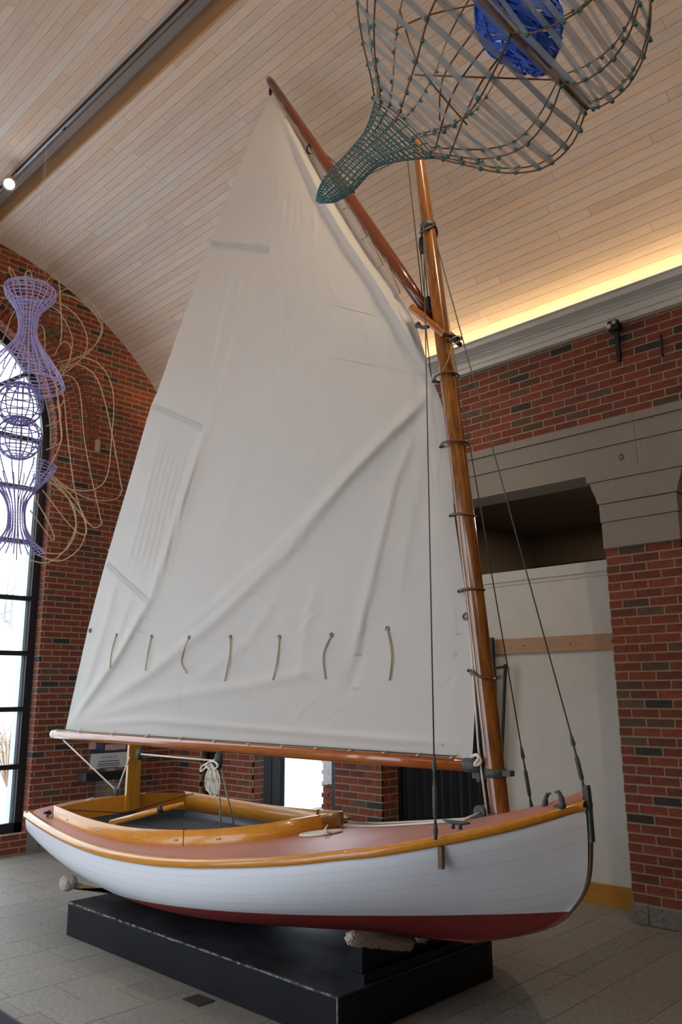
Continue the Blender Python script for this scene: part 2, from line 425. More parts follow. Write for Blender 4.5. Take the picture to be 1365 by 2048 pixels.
for k in range(5):
    poly = [(XG-.14, YC, WZC+.03)]+[(XG-.14, YC+(FR-FW)*cos(pi*(k+t/6)/5), WZC+.026+(FR-FW)*sin(pi*(k+t/6)/5)) for t in range(7)]
    MB().prism(poly, (.004, 0, 0)).build('pane', M['glass'], win)

# ------------------------------------------------------------------ right wall: brick, granite lintel, pillar, openings
ZL0, ZL1, ZB = 3.335, 3.77, 4.56
DOORS = [(-8.2, -7.82), (-7.24, -5.96), (-5.335, -2.925), (-2.33, .1), (.7, 2.6)]
def side_wall(name, y, sg, withbrick):
    mb = MB(); t = .32*sg
    y0, y1 = min(y, y+t), max(y, y+t)
    mb.box(XG-.3, XE+.3, y0, y1, ZL1, 5.0)
    x = XG-.3
    for a, b in DOORS+[(XE, XE)]:
        mb.box(x, a, y0, y1, -.05, ZL1); x = b
    wl = mb.build(name, M['mortar']); tag(wl, kind='structure')
    if not withbrick: return wl
    items = []
    for (a, b, va, vb) in courses(XG, XE, ZL1, ZB+.02, .138+.03): items.append((Vector(((a+b)/2, y-.004+BD/2, (va+vb)/2)), RX, b-a, vb-va, BD))
    x = XG
    for a, b in DOORS:
        for (p, q, va, vb) in courses(x, a, .138, 2.722 if abs(x+2.925) < .01 else ZL0, .138, None, (x % PIT)):
            items.append((Vector(((p+q)/2, y-.004+BD/2, (va+vb)/2)), RX, q-p, vb-va, BD))
        x = b
    # return faces of the piers
    for xx, (p, q, va, vb) in ((xx, c_) for xx in (-8.2, -7.24, -5.335) for c_ in courses(y+.02, y+.32, .138, ZL0, .138, None, y % PIT)):
        items.append((Vector((xx+.004-BD/2, (p+q)/2, (va+vb)/2)), RY, q-p, vb-va, BD))
    lay(wl, items)
    return wl
# pillar between the two openings belongs to the list of solid spans: make sure it is there
DOORS = [(-8.2, -7.82), (-7.24, -5.96), (-5.335, -2.925), (-2.33, .1), (.7, 2.6)]
wr = side_wall('wall_right', YA, 1, True)
wn = side_wall('wall_near', YN, -1, False)
we = MB().box(XE, XE+.3, YN-.5, YA+.5, -.05, 7.2).build('wall_back', M['mortar']); tag(we, kind='structure')
# granite lintel: blocks with stepped faces
lin = thing('trim_1', (-4, YA, ZL0), None, None); lin['kind'] = 'structure'
for (x0, x1) in ((-8.74, -7.5), (-7.497, -4.9), (-4.897, -2.60), (-2.597, .2), (.203, XE)):
    for (z0, z1, p) in ((ZL0, 3.545, .012), (3.548, 3.70, .022), (3.703, ZL1, .036)):
        MB().box(x0, x1, YA-p, YA+.30, z0, z1).build('granite_block', M['granite'], lin)
# capital of the pillar: flared corbel blocks
cap = thing('trim_2', (-2.63, YA, 2.722), None, None); cap['kind'] = 'structure'
xl, xr = -2.925, -2.33
MB().box(xl-.006, xr+.006, YA-.02, YA+.3, 2.722, 2.93).build('granite_block', M['granite'], cap)
MB().box(xl-.012, xr+.012, YA-.028, YA+.3, 2.933, 3.075).build('granite_block', M['granite'], cap)
prof = [(xl-.02, 3.08), (xl-.035, 3.14), (xl-.06, 3.20), (xl-.075, 3.262), (xr+.075, 3.262), (xr+.06, 3.20), (xr+.035, 3.14), (xr+.02, 3.08)]
MB().prism([(x, YA-.036, z) for x, z in prof], (0, .336, 0)).build('granite_block', M['granite'], cap)
MB().box(xl-.10, xr+.10, YA-.045, YA+.3, 3.265, ZL0).build('granite_block', M['granite'], cap)
# granite base stones
bs = thing('baseboard_right', (-4, YA, 0), None, None); bs['kind'] = 'structure'
for (x0, x1) in ((-2.93, -2.81), (-2.805, -2.52), (-2.515, -2.32), (-5.97, -5.65), (-5.645, -5.33), (-8.74, -8.2), (-7.82, -7.24)):
    bevel(MB().box(x0, x1, YA-.018, YA+.3, 0, .135).build('base_stone', M['basegranite'], bs), .006, 1)
# white cornice with cove, swept along X
pro = [(.0, 4.535), (.06, 4.538), (.06, 4.578), (.052, 4.581), (.052, 4.588), (.066, 4.590), (.066, 4.645), (.092, 4.652), (.100, 4.662), (.092, 4.672), (.084, 4.674), (.104, 4.680), (.108, 4.690), (.118, 4.700), (.135, 4.716), (.160, 4.732), (.185, 4.741), (.205, 4.744), (.205, 4.756), (.192, 4.756), (.182, 4.70), (.0, 4.665)]
for nm, yy, sg in (('trim_3', YA, -1), ('trim_4', YN, 1)):
    o = MB().prism([(XG, yy+sg*p, z) for p, z in pro], (XE-XG, 0, 0)).build(nm, M['plaster']); tag(o, kind='structure')
# little floodlight in a brick notch, and hook
fl = thing('wall_floodlight', WY(1236, 700, YA), 'dark floodlight tucked under the white cornice on the brick wall', 'floodlight')
P = WY(1236, 655, YA)
bevel(MB().box(P.x-.045, P.x+.045, YA-.10, YA-.002, P.z-.05, P.z+.035).build('lamp_housing', M['darkmetal'], fl), .012)
MB().box(P.x-.016, P.x+.016, YA-.035, YA-.002, P.z-.30, P.z-.05).build('conduit', M['darkmetal'], fl)
MB().tube([(P.x-.02, YA-.101, P.z-.02), (P.x-.02, YA-.118, P.z-.022)], .02, 10).tube([(P.x+.022, YA-.101, P.z), (P.x+.022, YA-.118, P.z)], .017, 10).build('lens', M['brass'], fl)
P = WY(1245, 914, YA-.01)
o = MB().tube([P+Vector((.016*cos(a*pi/5), -.012, .02*sin(a*pi/5))) for a in range(10)], .003, 5, closed=True).tube([P+Vector((0, .004, .02)), P+Vector((0, -.014, .02))], .004, 5).build('wall_hook', M['darkmetal'])
tag(o, 'small dark ring hook on the grey granite lintel', 'hook')
P = WY(1325, 690, YA)
o = MB().box(P.x-.008, P.x+.008, YA-.02, YA-.003, P.z-.10, P.z+.08).build('wall_bracket', M['darkmetal'])
tag(o, 'thin dark vertical bracket in the brick beside the floodlight', 'bracket')

# ------------------------------------------------------------------ ceiling: barrel vault of planks with a light slot
SL0, SL1 = .155, .415                     # slot edges as arc length from the crown
def vp(arc, r=RV): a = arc/RV; return Vector((0, YC+r*sin(a), ZC+r*cos(a)))
AMAX = 4.02
cv = MB()
def shell(a0, a1, r):
    n = max(2, int((a1-a0)/.12)); rows = [[(XG-.2, *vp(a0+(a1-a0)*i/n, r).yz), (XE+.2, *vp(a0+(a1-a0)*i/n, r).yz)] for i in range(n+1)]
    cv.grid(rows)
shell(-AMAX, SL0, RV+.02); shell(SL1, AMAX, RV+.02)
ceil = cv.build('ceiling', M['gap'], fix=False); tag(ceil, kind='structure')
roof = MB(); n = 30
roof.grid([[(XG-.35, *vp(-4.3+8.6*i/n, RV+.45).yz), (XE+.35, *vp(-4.3+8.6*i/n, RV+.45).yz)] for i in range(n+1)])
o = roof.build('roof_shell', M['gap'], ceil, fix=False)
PW = .0745; rows = []; a = SL1
while a < AMAX-.02: rows.append((a, min(a+PW, AMAX))); a += PW
a = SL0
while a > -AMAX+.02: rows.append((max(a-PW, -AMAX), a)); a -= PW
planks = []
for (a0, a1) in rows:
    x = XG+.002-random.uniform(0, 1.5); 
    while x < XE:
        L = random.choice((1.4, 2.0, 2.6, 3.1, 3.7)); x0, x1 = max(x, XG+.002), min(x+L, XE)
        if x1-x0 > .05: planks.append((a0, a1, x0, x1))
        x += L
def plank_col():
    k = random.uniform(.92, 1.07); t = random.random()
    if t < .12: return (.60*k, .48*k, .39*k)
    if t < .18: return (.585*k, .55*k, .53*k)
    return (.60*k, .513*k, .457*k)
def pl_score(p):
    m = (p[0]+p[1])/2; best = 0
    for t in (.02, .25, .5, .75, .98):
        x, y, z = PX(Vector((p[2]+(p[3]-p[2])*t, 0, 0))+vp(m))
        if shown(x, y, 5): best += (p[3]-p[2])/z**2
    return best
sc = sorted(range(len(planks)), key=lambda i: -pl_score(planks[i]))
vis = set(i for i in sc[:300] if pl_score(planks[i]) > 0)
mb = MB(); pm = {}
for i, (a0, a1, x0, x1) in enumerate(planks):
    am = (a0+a1)/2; c = vp(am, RV+.006); ang = am/RV
    n_ = Vector((0, sin(ang), cos(ang))); t_ = Vector((0, cos(ang), -sin(ang))); L = x1-x0; wdt = (a1-a0)-.0022
    col = plank_col()
    if i in vis:
        key = (round(L, 2), round(wdt, 4))
        if key not in pm: pm[key] = MB().box(-L/2+.001, L/2-.001, -wdt/2, wdt/2, -.006, .006).mesh('plank', M['plank'])
        o = D.objects.new('plank', pm[key]); o.color = (*col, 1); C.objects.link(o); o.parent = ceil
        o.matrix_local = Matrix.Translation(Vector(((x0+x1)/2, c.y, c.z))) @ Matrix((Vector((1, 0, 0)), t_, n_)).transposed().to_4x4()
    else:
        mb.obox(((x0+x1)/2, c.y, c.z), Vector((L/2-.001, 0, 0)), t_*wdt/2, n_*.006, col)
o = mb.build('plank_field', M['plank_s'], ceil, fix=False); o['kind'] = 'stuff'
# the slot
yl, zl = vp(SL0).yz; yr, zr = vp(SL1).yz
sl = thing('trim_5', (-4, (yl+yr)/2, zr), None, None); sl['kind'] = 'structure'
MB().box(XG, XE, yr-.002, yr+.02, zr-.012, 6.955).build('slot_board', M['slotwood'], sl)
MB().box(XG, XE, yl-.02, yl+.002, zl-.012, 6.955).build('slot_board', M['slottop'], sl)
for k in range(3): MB().box(XG, XE, yl+(yr-yl)*k/3+.003, yl+(yr-yl)*(k+1)/3-.003, 6.945+.004*(k % 2), 6.965).build('slot_top_board', M['slottop'], sl)
trk = thing('lighting_track', (-5, yl+.03, zl), 'long silver and black lighting track along the ceiling slot', 'lighting track')
MB().box(XG+.02, XE-.02, yl+.006, yl+.020, zl-.022, zl+.03).build('track_channel', M['black'], trk)
MB().box(XG+.5, -5.05, yl+.022, yl+.032, zl-.024, zl-.012).build('track_strip', M['brass'], trk)
MB().box(-4.85, XE-.1, yl+.022, yl+.032, zl-.024, zl-.012).build('track_strip', M['brass'], trk)
sp = thing('track_spotlight', WX(20, 352, -7.36), 'round white track spotlight glowing at the left end of the ceiling slot', 'spotlight')
P = WX(20, 366, -7.36); ax = Vector((.62, -.35, -.70)).normalized()
MB().tube([P+ax*t for t in (-.085, -.08, -.03, .02, .05)], [.02, .05, .064, .07, .07], 20).build('lamp_can', M['lampbody'], sp, True)
MB().tube([P+ax*.0505, P+ax*.056], .050, 20).build('lens', M['lamp'], sp)
MB().tube([P-ax*.06, Vector((P.x, yl+.013, zl-.036))], .010, 8).build('yoke', M['lampbody'], sp)
def spot(name, loc, aim, power, col, size=70, blend=.6):
    l = D.lights.new(name, 'SPOT'); l.energy = power; l.color = col; l.spot_size = math.radians(size); l.spot_blend = blend; l.shadow_soft_size = .06
    o = D.objects.new(name, l); C.objects.link(o); o.location = loc; o.rotation_euler = (Vector(aim)-Vector(loc)).to_track_quat('-Z', 'Y').to_euler()
spot('spotlight_beam', P+ax*.07, P+ax*3, 60, (1, .93, .82))
for sx, aim in ((-1.6, (-3.8, 3.6, 4.6)), (.2, (-3.2, 3.6, 2.8))):         # two more heads of the same track, above and behind the camera
    hd = thing('track_spotlight', (sx, yl+.02, zl-.05), 'white track spotlight %s along the ceiling slot, out past the sail' % ('second' if sx < 0 else 'third'), 'spotlight', 'spotlights above the camera')
    a2 = (Vector(aim)-Vector((sx, yl, zl-.1))).normalized(); q = Vector((sx, yl+.02, zl-.15))
    MB().tube([q+a2*t for t in (-.085, -.08, -.03, .02, .05)], [.02, .05, .064, .07, .07], 16).build('lamp_can', M['lampbody'], hd, True)
    MB().tube([q-a2*.06, Vector((sx, yl+.013, zl-.036))], .010, 8).build('yoke', M['lampbody'], hd)
    spot('spotlight_beam', q+a2*.08, aim, 190, (1, .84, .62), 75)
P = WZ(125, 255, 6.94)
o = MB().tube([P+Vector((0, 0, -.012)), P+Vector((0, 0, .004))], .028, 14).build('ceiling_port', M['darkmetal']); tag(o, 'small round dark port in the ceiling slot', 'ceiling port')
HK = Vector((-6.86, 2.97, 6.94))
o = MB().tube([HK, HK-Vector((0, 0, .04))], .005, 6).tube([HK+Vector((.022*cos(a*pi/6), 0, -.062+.022*sin(a*pi/6))) for a in range(12)], .005, 6, closed=True).build('ceiling_hook', M['darkmetal'])
tag(o, 'small dark hook in the ceiling slot above the lilac sculpture', 'hook')

# ------------------------------------------------------------------ floor: stone pavers
fl = MB().box(XG-.2, XE+.3, YN-.4, 9.0, -.06, -.008).build('floor', M['joint']); tag(fl, kind='structure')
xr_ = [-2.09, -2.46, -2.69, -2.85, -3.17]
while xr_[-1] > XG: xr_.append(xr_[-1]-.3245)
while xr_[0] < XE: xr_.insert(0, xr_[0]+.3245)
xr_ = sorted(xr_); tiles = []
for i in range(len(xr_)-1):
    y = YN-.4-random.uniform(0, .4)
    while y < 6.6:
        L = random.choice((.30, .46, .46, .61)); tiles.append((xr_[i], xr_[i+1], y, y+L)); y += L
def tsc(t):
    p = PX(((t[0]+t[1])/2, (t[2]+t[3])/2, 0)); return (t[1]-t[0])*(t[3]-t[2])/p[2]**3 if p[2] > .3 and shown(p[0], p[1], 60) else 0
order = sorted(range(len(tiles)), key=lambda i: -tsc(tiles[i])); vis = set(i for i in order[:300] if tsc(tiles[i]) > 0)
mb = MB(); tm = {}
for i, (x0, x1, y0, y1) in enumerate(tiles):
    k = random.uniform(.90, 1.08); col = (.30*k, .275*k, .24*k); q = .002
    if i in vis:
        key = (round(x1-x0, 3), round(y1-y0, 3))
        if key not in tm: tm[key] = MB().box(-key[0]/2+q, key[0]/2-q, -key[1]/2+q, key[1]/2-q, -.02, 0).mesh('paver', M['paver'])
        o = D.objects.new('paver', tm[key]); o.color = (*col, 1); C.objects.link(o); o.parent = fl
        o.location = ((x0+x1)/2, (y0+y1)/2, -random.uniform(0, .0012))
    else: mb.box(x0+q, x1-q, y0+q, y1-q, -.02, 0, col)
o = mb.build('paver_field', M['paver_s'], fl, fix=False); o['kind'] = 'stuff'
P = WZ(397, 2001, 0)
o = MB().box(P.x-.075, P.x+.075, P.y-.055, P.y+.055, .0005, .004).build('floor_plate', M['rust']); tag(o, 'small rusty square plate set in the floor by the plinth', 'floor plate')
A_, B_ = WZ(0, 2018, .012), WZ(46, 2048, .012); e = (B_-A_).normalized(); n_ = Vector((-e.y, e.x, 0)); n_ = n_ if n_.dot(-A_) > 0 else -n_
mt = thing('floor_mat', (A_.x, A_.y, 0), 'dark speckled floor mat with a violet edge at the bottom left corner', 'mat')
q0, q1 = A_-e*1.1, A_+e*1.3
MB().prism([(p.x, p.y, .002) for p in (q0+n_*.014, q1+n_*.014, q1+n_*.7, q0+n_*.7)], (0, 0, .012)).build('mat_pile', M['mat'], mt)
MB().prism([(p.x, p.y, .002) for p in (q0, q1, q1+n_*.014, q0+n_*.014)], (0, 0, .011)).build('mat_edge', M['matedge'], mt)

# ------------------------------------------------------------------ openings of the right wall
YP = 6.31
pn = thing('partition_panel', (-3.8, YP, 0), 'tall white partition panel filling the opening beside the brick pillar', 'partition')
MB().box(-5.3, -2.93, YP, YP+.04, 0, 2.625).build('panel_board', M['white'], pn)
MB().box(-5.3, -2.93, YP-.012, YP+.05, 2.60, 2.69).build('top_rail', M['white'], pn)
MB().box(-5.3, -2.93, YP-.006, YP, 2.565, 2.585).build('rail_bead', M['white'], pn)
MB().box(-4.2, -2.93, YP-.018, YP-.001, 1.955, 2.085).build('wooden_rail', M['railwood'], pn)
MB().box(-4.2, -2.93, YP-.02, YP-.001, 0, .155).build('wooden_baseboard', M['basewood'], pn)
for x in (-3.9, -3.45, -3.08): MB().tube([(x, YP-.022, 2.02), (x, YP-.017, 2.02)], .006, 8).build('screw', M['darkmetal'], pn)
cu = thing('black_curtain', (-4.8, YP-.05, 0), 'black pleated curtain hanging in the opening behind the mast', 'curtain')
rows = []
for z in (0.01, .7, 1.4, 2.09): rows.append([(-5.30+1.09*i/120, YP-.055+.022*sin(i*.55)+.008*sin(i*1.31+z*2), z) for i in range(121)])
MB().grid(rows).build('pleated_cloth', M['curtain'], cu, True, False)
MB().tube([(-5.31, YP-.05, 2.09), (-4.2, YP-.05, 2.09)], .014, 8).build('curtain_rail', M['black'], cu)
MB().box(-4.235, -4.195, YP-.075, YP-.035, 0, 2.10).build('end_post', M['black'], cu)
p1, p2, p3 = WY(992, 1336, YP-.06), WY(1012, 1333, YP-.06), WY(1003, 1540, YP-.06)
MB().tube([p1, p2], .012, 8).tube([p2+Vector((0, 0, .02)), p3], .016, 8).build('hold_back_rod', M['black'], cu)
MB().box(-5.33, -5.30, YP-.09, YP-.01, 0, 3.3).build('guide_track', M['black'], cu)
# dark room beyond
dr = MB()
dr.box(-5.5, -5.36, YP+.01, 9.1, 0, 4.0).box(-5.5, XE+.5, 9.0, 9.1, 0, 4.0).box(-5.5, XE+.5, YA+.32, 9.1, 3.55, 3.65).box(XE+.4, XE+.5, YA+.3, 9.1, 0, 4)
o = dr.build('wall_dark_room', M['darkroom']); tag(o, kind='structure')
area('dark_room_fill_light', (-3.6, 7.6, 3.5), (0, 0, -1), .6, .6, 34, (1, .82, .62))  # unseen fill light added so the room beyond does not go black
o = MB().box(-5.36, XE, 8.9, 8.99, 3.10, 3.14).build('trim_6', M['black']); tag(o, kind='structure')
# doors
d1 = thing('door_1', (-8.0, YA, 0), None, None); d1['kind'] = 'structure'
MB().box(-8.2, -7.82, YA+.10, YA+.15, 0, ZL0).build('door_leaf', M['black'], d1)
for x in (-8.2, -8.09, -7.93, -7.86): MB().box(x, x+.04, YA+.06, YA+.17, 0, ZL0).build('door_stile', M['black'], d1)
d2 = thing('door_2', (-6.6, YA, 0), None, None); d2['kind'] = 'structure'
for (x0, x1) in ((-7.11, -6.985), (-6.965, -6.84), (-6.055, -5.962)): MB().box(x0, x1, YA+.05, YA+.12, 0, ZL0).build('door_stile', M['black'], d2)
MB().box(-7.24, -5.96, YA+.05, YA+.12, 2.2, 2.3).build('transom_bar', M['black'], d2)
MB().box(-6.84, -6.05, YA+.05, YA+.12, 0, .2).build('bottom_rail', M['black'], d2)
MB().box(-6.84, -6.055, YA+.083, YA+.089, .2, 2.2).build('pane', M['glass'], d2)
MB().box(-7.235, -7.11, YA+.083, YA+.089, 0, 2.2).build('pane', M['glass'], d2)
MB().box(-7.235, -5.965, YA+.083, YA+.089, 2.3, ZL0).build('pane', M['glass'], d2)
MB().tube(spline([(-6.83, YA+.05, 1.13), (-6.83, YA-.01, 1.13), (-6.79, YA-.03, 1.13), (-6.77, YA-.02, 1.10)], 5), .009, 8).build('door_handle', M['black'], d2)
# the hall's opposite wall has glazed openings as well
for i, (x0, x1) in enumerate(((-8.2, -7.82), (-7.24, -5.96), (-5.335, -2.925))):
    g = MB().box(x0, x1, YN-.12, YN-.115, 0, ZL0).build('window_%d' % (i+2), M['glass']); tag(g, kind='structure')
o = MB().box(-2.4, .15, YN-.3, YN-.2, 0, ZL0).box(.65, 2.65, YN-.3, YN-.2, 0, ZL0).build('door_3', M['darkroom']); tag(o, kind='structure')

# ------------------------------------------------------------------ outdoors seen through the panes
o = MB().box(-90, XG-.32, -60, 60, -.75, -.45).box(XG-.32, -5.55, YA+.4, 60, -.75, -.35).box(XG-.32, 20, -60, YN-.5, -.75, -.35).build('ground_outside', M['snow']); tag(o, kind='structure')
hs = thing('far_house', (-34, 9.4, -.45), 'white house with a snowy gable roof beyond the arched window', 'house')
hx, hy0, hy1 = -34, 9.0, 15.5
MB().box(hx-6, hx, hy0, hy1, -.45, 3.3).build('house_wall', M['housew'], hs)
MB().prism([(hx+.2, hy0-.4, 3.2), (hx+.2, (hy0+hy1)/2, 6.6), (hx+.2, hy1+.4, 3.2)], (-6.5, 0, 0)).build('roof', M['roofsn'], hs)
for yy in (9.6, 10.9): MB().box(hx-.02, hx+.03, yy, yy+.6, .8, 2.0).build('window', M['ink'], hs)
tr = thing('tree_line', (-75, 20, -.45), 'pale grey bare trees on the snowy hill beyond the arched window', 'trees')
mb = MB(); random.seed(11)
for i in range(150):
    y = random.uniform(-5, 50); x = -70-random.uniform(0, 10); hgt = random.uniform(7, 13)
    mb.tube([(x, y, -.5), (x, y+random.uniform(-.4, .4), hgt)], [.22, .04], 4)
    for j in range(5): z = hgt*random.uniform(.35, .9); mb.tube([(x, y, z), (x, y+random.uniform(-2, 2), z+random.uniform(.5, 2))], [.08, .02], 3)
o = mb.build('bare_branches', M['tree'], tr, fix=False); o['kind'] = 'stuff'
def shrub(P, h, n, label):
    s = thing('winter_shrub', P, label, 'shrub'); mb = MB()
    for i in range(n):
        a = random.uniform(0, 2*pi); r = random.uniform(.1, .55)*h; q = Vector(P)+Vector((r*cos(a), r*sin(a), h*random.uniform(.5, 1)))
        mb.tube([Vector(P), (Vector(P)+q)/2+Vector((0, 0, .15*h)), q], [.012, .009, .003], 4)
        for k in range(3): q2 = q+Vector((random.uniform(-.2, .2), random.uniform(-.2, .2), random.uniform(-.2, .15)))*h; mb.tube([(Vector(P)+q)/2+Vector((0, 0, .15*h)), q2], [.006, .002], 3)
    mb.build('twigs', M['shrub'], s, fix=False)
shrub((-15.0, 5.9, -.45), 1.9, 45, 'bare brown winter shrub behind the lower window panes')
shrub((-19.0, 8.5, -.45), 1.5, 40, 'rusty brown shrub farther off in the snow outside')
P = Vector((-12.6, 5.15, -.45))
o = MB().tube([P+Vector((0, .12*sin(i*1.3), .09*i)) for i in range(11)], [.30, .34, .36, .33, .35, .30, .24, .27, .22, .15, .03], 12).build('snowy_boulder', M['granite'], None, True); tag(o, 'grey snow-dusted boulder just outside the lowest window panes', 'boulder')
ep = thing('exterior_pier', (-7.2, 7.5, -.35), 'sunlit exterior brick pier seen through the glass door', 'brick pier')
MB().box(-7.62, -7.18, 7.45, 7.85, -.35, 3.4).build('pier_core', M['mortar'], ep)
its = [(Vector(((a+b)/2, 7.45, (v0+v1)/2)), RX, b-a, v1-v0, BD) for a, b, v0, v1 in courses(-7.62, -7.18, .2, 2.2, .138, None, .05)]
its += [(Vector((-7.18, (a+b)/2, (v0+v1)/2)), RY, b-a, v1-v0, BD) for a, b, v0, v1 in courses(7.45, 7.85, .2, 2.2, .138, None, .05)]
lay(ep, its)

# ================================================================== display plinth and cradle
Y0 = 3.67; PXA, PXB, PYA, PYB, PZ = -5.66, -3.01, 3.035, 4.33, .215
pl = thing('display_plinth', ((PXA+PXB)/2, Y0, 0), 'low scuffed black wooden plinth under the white sailboat', 'plinth')
bevel(MB().box(PXA, PXB, PYA, PYB, .002, PZ-.012).build('plinth_box', M['plinth'], pl), .004, 1)
MB().box(PXA, PXB, PYA, PYB, PZ-.011, PZ).build('plinth_top', M['plinthtop'], pl)
random.seed(5); mb = MB(); x = PXA
while x < PXB-.05:
    L = random.uniform(.02, .10); mb.box(x, min(x+L, PXB), PYA-.0015, PYA+random.uniform(.003, .009), PZ-random.uniform(.006, .012), PZ+.0008); x += L+random.uniform(0, .05)
mb.box(PXB-.006, PXB+.0015, PYA-.0015, PYA+.005, .03, PZ); mb.build('chipped_edge', M['chip'], pl)['kind'] = 'stuff'
crx = -3.07
MB().box(crx-.045, crx+.045, 3.24, 4.15, PZ, PZ+.045).build('cradle_beam', M['plinth'], pl)
MB().box(crx-.018, crx+.018, 3.255, 3.295, PZ, .405).build('cradle_post', M['plinth'], pl)
MB().box(crx-.018, crx+.018, 4.045, 4.085, PZ, .405).build('cradle_post', M['plinth'], pl)
MB().prism([(crx-.012, 3.295, PZ+.04), (crx-.012, 3.295, .375), (crx-.012, 3.67, .28), (crx-.012, 4.045, .375), (crx-.012, 4.045, PZ+.04)], (.024, 0, 0)).build('cradle_board', M['plinth'], pl)
MB().prism([(crx-.018, 3.258, PZ), (crx-.018, 3.258, .40), (crx-.20, 3.258, PZ)], (0, .035, 0)).build('cradle_brace', M['plinth'], pl)
def pad(y0, z0, y1, z1, nm):
    pts = [Vector((crx, y0+(y1-y0)*t, z0+(z1-z0)*t)) for t in (0, .04, .12, .3, .5, .7, .9, .97, 1)]
    o = MB().tube(pts, [.020, .032, .036, .037, .036, .037, .036, .032, .02], 14).build(nm, M['carpet'], pl, True)
    sb_ = o.modifiers.new('sub', 'SUBSURF'); sb_.levels = sb_.render_levels = 3
    tx = D.textures.new('pile', 'CLOUDS'); tx.noise_scale = .010; dm = o.modifiers.new('pile', 'DISPLACE'); dm.texture = tx; dm.strength = .022
    return o
pad(3.17, .437, 3.66, .305, 'carpet_pad'); pad(4.15, .425, 3.72, .322, 'carpet_pad')
sxx = -5.78; a_, b_ = WX(137, 1766, sxx), WX(232, 1797, sxx)
MB().prism([(sxx-.02, p[0], p[1]) for p in ((a_.y-.01, a_.z+.022), (b_.y+.06, b_.z+.02), (2*Y0-b_.y-.06, b_.z+.02), (2*Y0-a_.y+.01, a_.z+.022), (2*Y0-a_.y, a_.z-.035), (2*Y0-b_.y, PZ-.05), (b_.y, PZ-.05), (a_.y, a_.z-.035))], (.04, 0, 0)).build('stern_cradle_board', M['palewood'], pl)
def pad2(s_):
    P0 = Vector((sxx, a_.y, a_.z)) if s_ < 0 else Vector((sxx, 2*Y0-a_.y, a_.z))
    o = MB().tube([P0+Vector((0, -s_*t*-1, 0)) for t in (-.055, -.05, -.02, .02, .05, .055)], [.015, .04, .052, .055, .048, .02], 14).build('carpet_pad', M['carpet'], pl, True)
    sb_ = o.modifiers.new('sub', 'SUBSURF'); sb_.levels = sb_.render_levels = 3
    tx = D.textures.new('pile2', 'CLOUDS'); tx.noise_scale = .010; dm = o.modifiers.new('pile', 'DISPLACE'); dm.texture = tx; dm.strength = .022
pad2(-1); pad2(1)

# ================================================================== sailboat
XS, XB_ = -6.45, -1.99; LB = XB_-XS; BM = .85
SHX = [0, .08, .18, .28, .4, .52, .64, .76, .86, .93, .975, 1.0]; SHB = [.72, .81, .9, .96, 1.0, 1.0, .965, .86, .68, .44, .2, .03]
def bX(X): return BM*interp((X-XS)/LB, SHX, SHB)
ZX = [-6.45, -6.18, -5.77, -5.45, -5.13, -4.84, -4.54, -4.24, -3.94, -3.66, -3.38, -3.13, -2.93, -2.75, -2.49, -2.29, -2.13, -1.99]
ZZ = [.696, .683, .665, .651, .643, .643, .654, .671, .700, .734, .772, .810, .847, .877, .935, .986, 1.036, 1.092]
def zS(X): return interp(X, ZX, ZZ)
KX = [-6.45, -6.0, -5.5, -5.0, -4.5, -4.0, -3.2, -2.69, -2.505]; KZ = [.43, .345, .275, .238, .246, .277, .342, .392, .437]
def zK(X): return interp(X, KX, KZ)
STZ = [.437, .494, .534, .585, .657, .723, .803, .914, 1.046, 1.12]; STX = [-2.505, -2.332, -2.234, -2.151, -2.081, -2.031, -1.999, -1.983, -1.977, -1.985]
def stX(z): return interp(z, STZ, STX)
def sm(x, a, b): t = max(0, min(1, (x-a)/(b-a))); return t*t*(3-2*t)
def hull(s, u, sd):
    zf = 1.092+(.437-1.092)*u; X = XS+s*(stX(zf)-XS)
    Xsh = XS+s*LB; zs_ = zS(Xsh); zk_ = zK(XS+s*(-2.505-XS)); z = zs_+(zk_-zs_)*u
    k = sm(s, .45, 1.0); n = 3.0+(1.25-3.0)*k; m = .60+(.9-.60)*k
    y = bX(Xsh)*max(0, 1-u**n)**m
    y = max(y, .014)
    return Vector((X, Y0+sd*y, z))
boat = thing('sailboat', (-4.2, Y0, PZ), 'white gaff-rigged catboat with red deck and raised cream sail on the black plinth', 'sailboat')
def add(mb, nm, m, par=None, smooth=True, fix=True): return mb.build(nm, M[m], par or boat, smooth, fix)
NS = 90; ss = [1-(1-i/NS)**1.25 for i in range(NS+1)]
WLP, WLN = Vector((-2.1, 0, .632)), Vector((-.0875, 0, 1)).normalized()
def cut(o, upper):
    b = bmesh.new(); b.from_mesh(o.data)
    loc = WLP-Vector(o.location)-Vector(boat.location)
    bmesh.ops.bisect_plane(b, geom=b.verts[:]+b.edges[:]+b.faces[:], plane_co=loc, plane_no=WLN, clear_inner=upper, clear_outer=not upper)
    b.to_mesh(o.data); b.free(); return len(o.data.polygons)
def loose(o):
    b = bmesh.new(); b.from_mesh(o.data); b.verts.ensure_lookup_table(); seen = {}; comps = []
    for v in b.verts:
        if v.index in seen: continue
        st = [v]; seen[v.index] = len(comps); n = 0
        while st:
            q = st.pop(); n += 1
            for e in q.link_edges:
                w_ = e.other_vert(q)
                if w_.index not in seen: seen[w_.index] = len(comps); st.append(w_)
        comps.append(n)
    b.free()
    for k in range(1, len(comps)):
        c = o.copy(); c.data = o.data.copy(); C.objects.link(c); trim(c, seen, k)
    if len(comps) > 1: trim(o, seen, 0)
def trim(o, seen, k):
    b = bmesh.new(); b.from_mesh(o.data)
    bmesh.ops.delete(b, geom=[v for v in b.verts if seen[v.index] != k], context='VERTS'); b.to_mesh(o.data); b.free()
UB = [0, .10, .20, .30, .40, .50, .60, .70, .80, .90, 1.0]
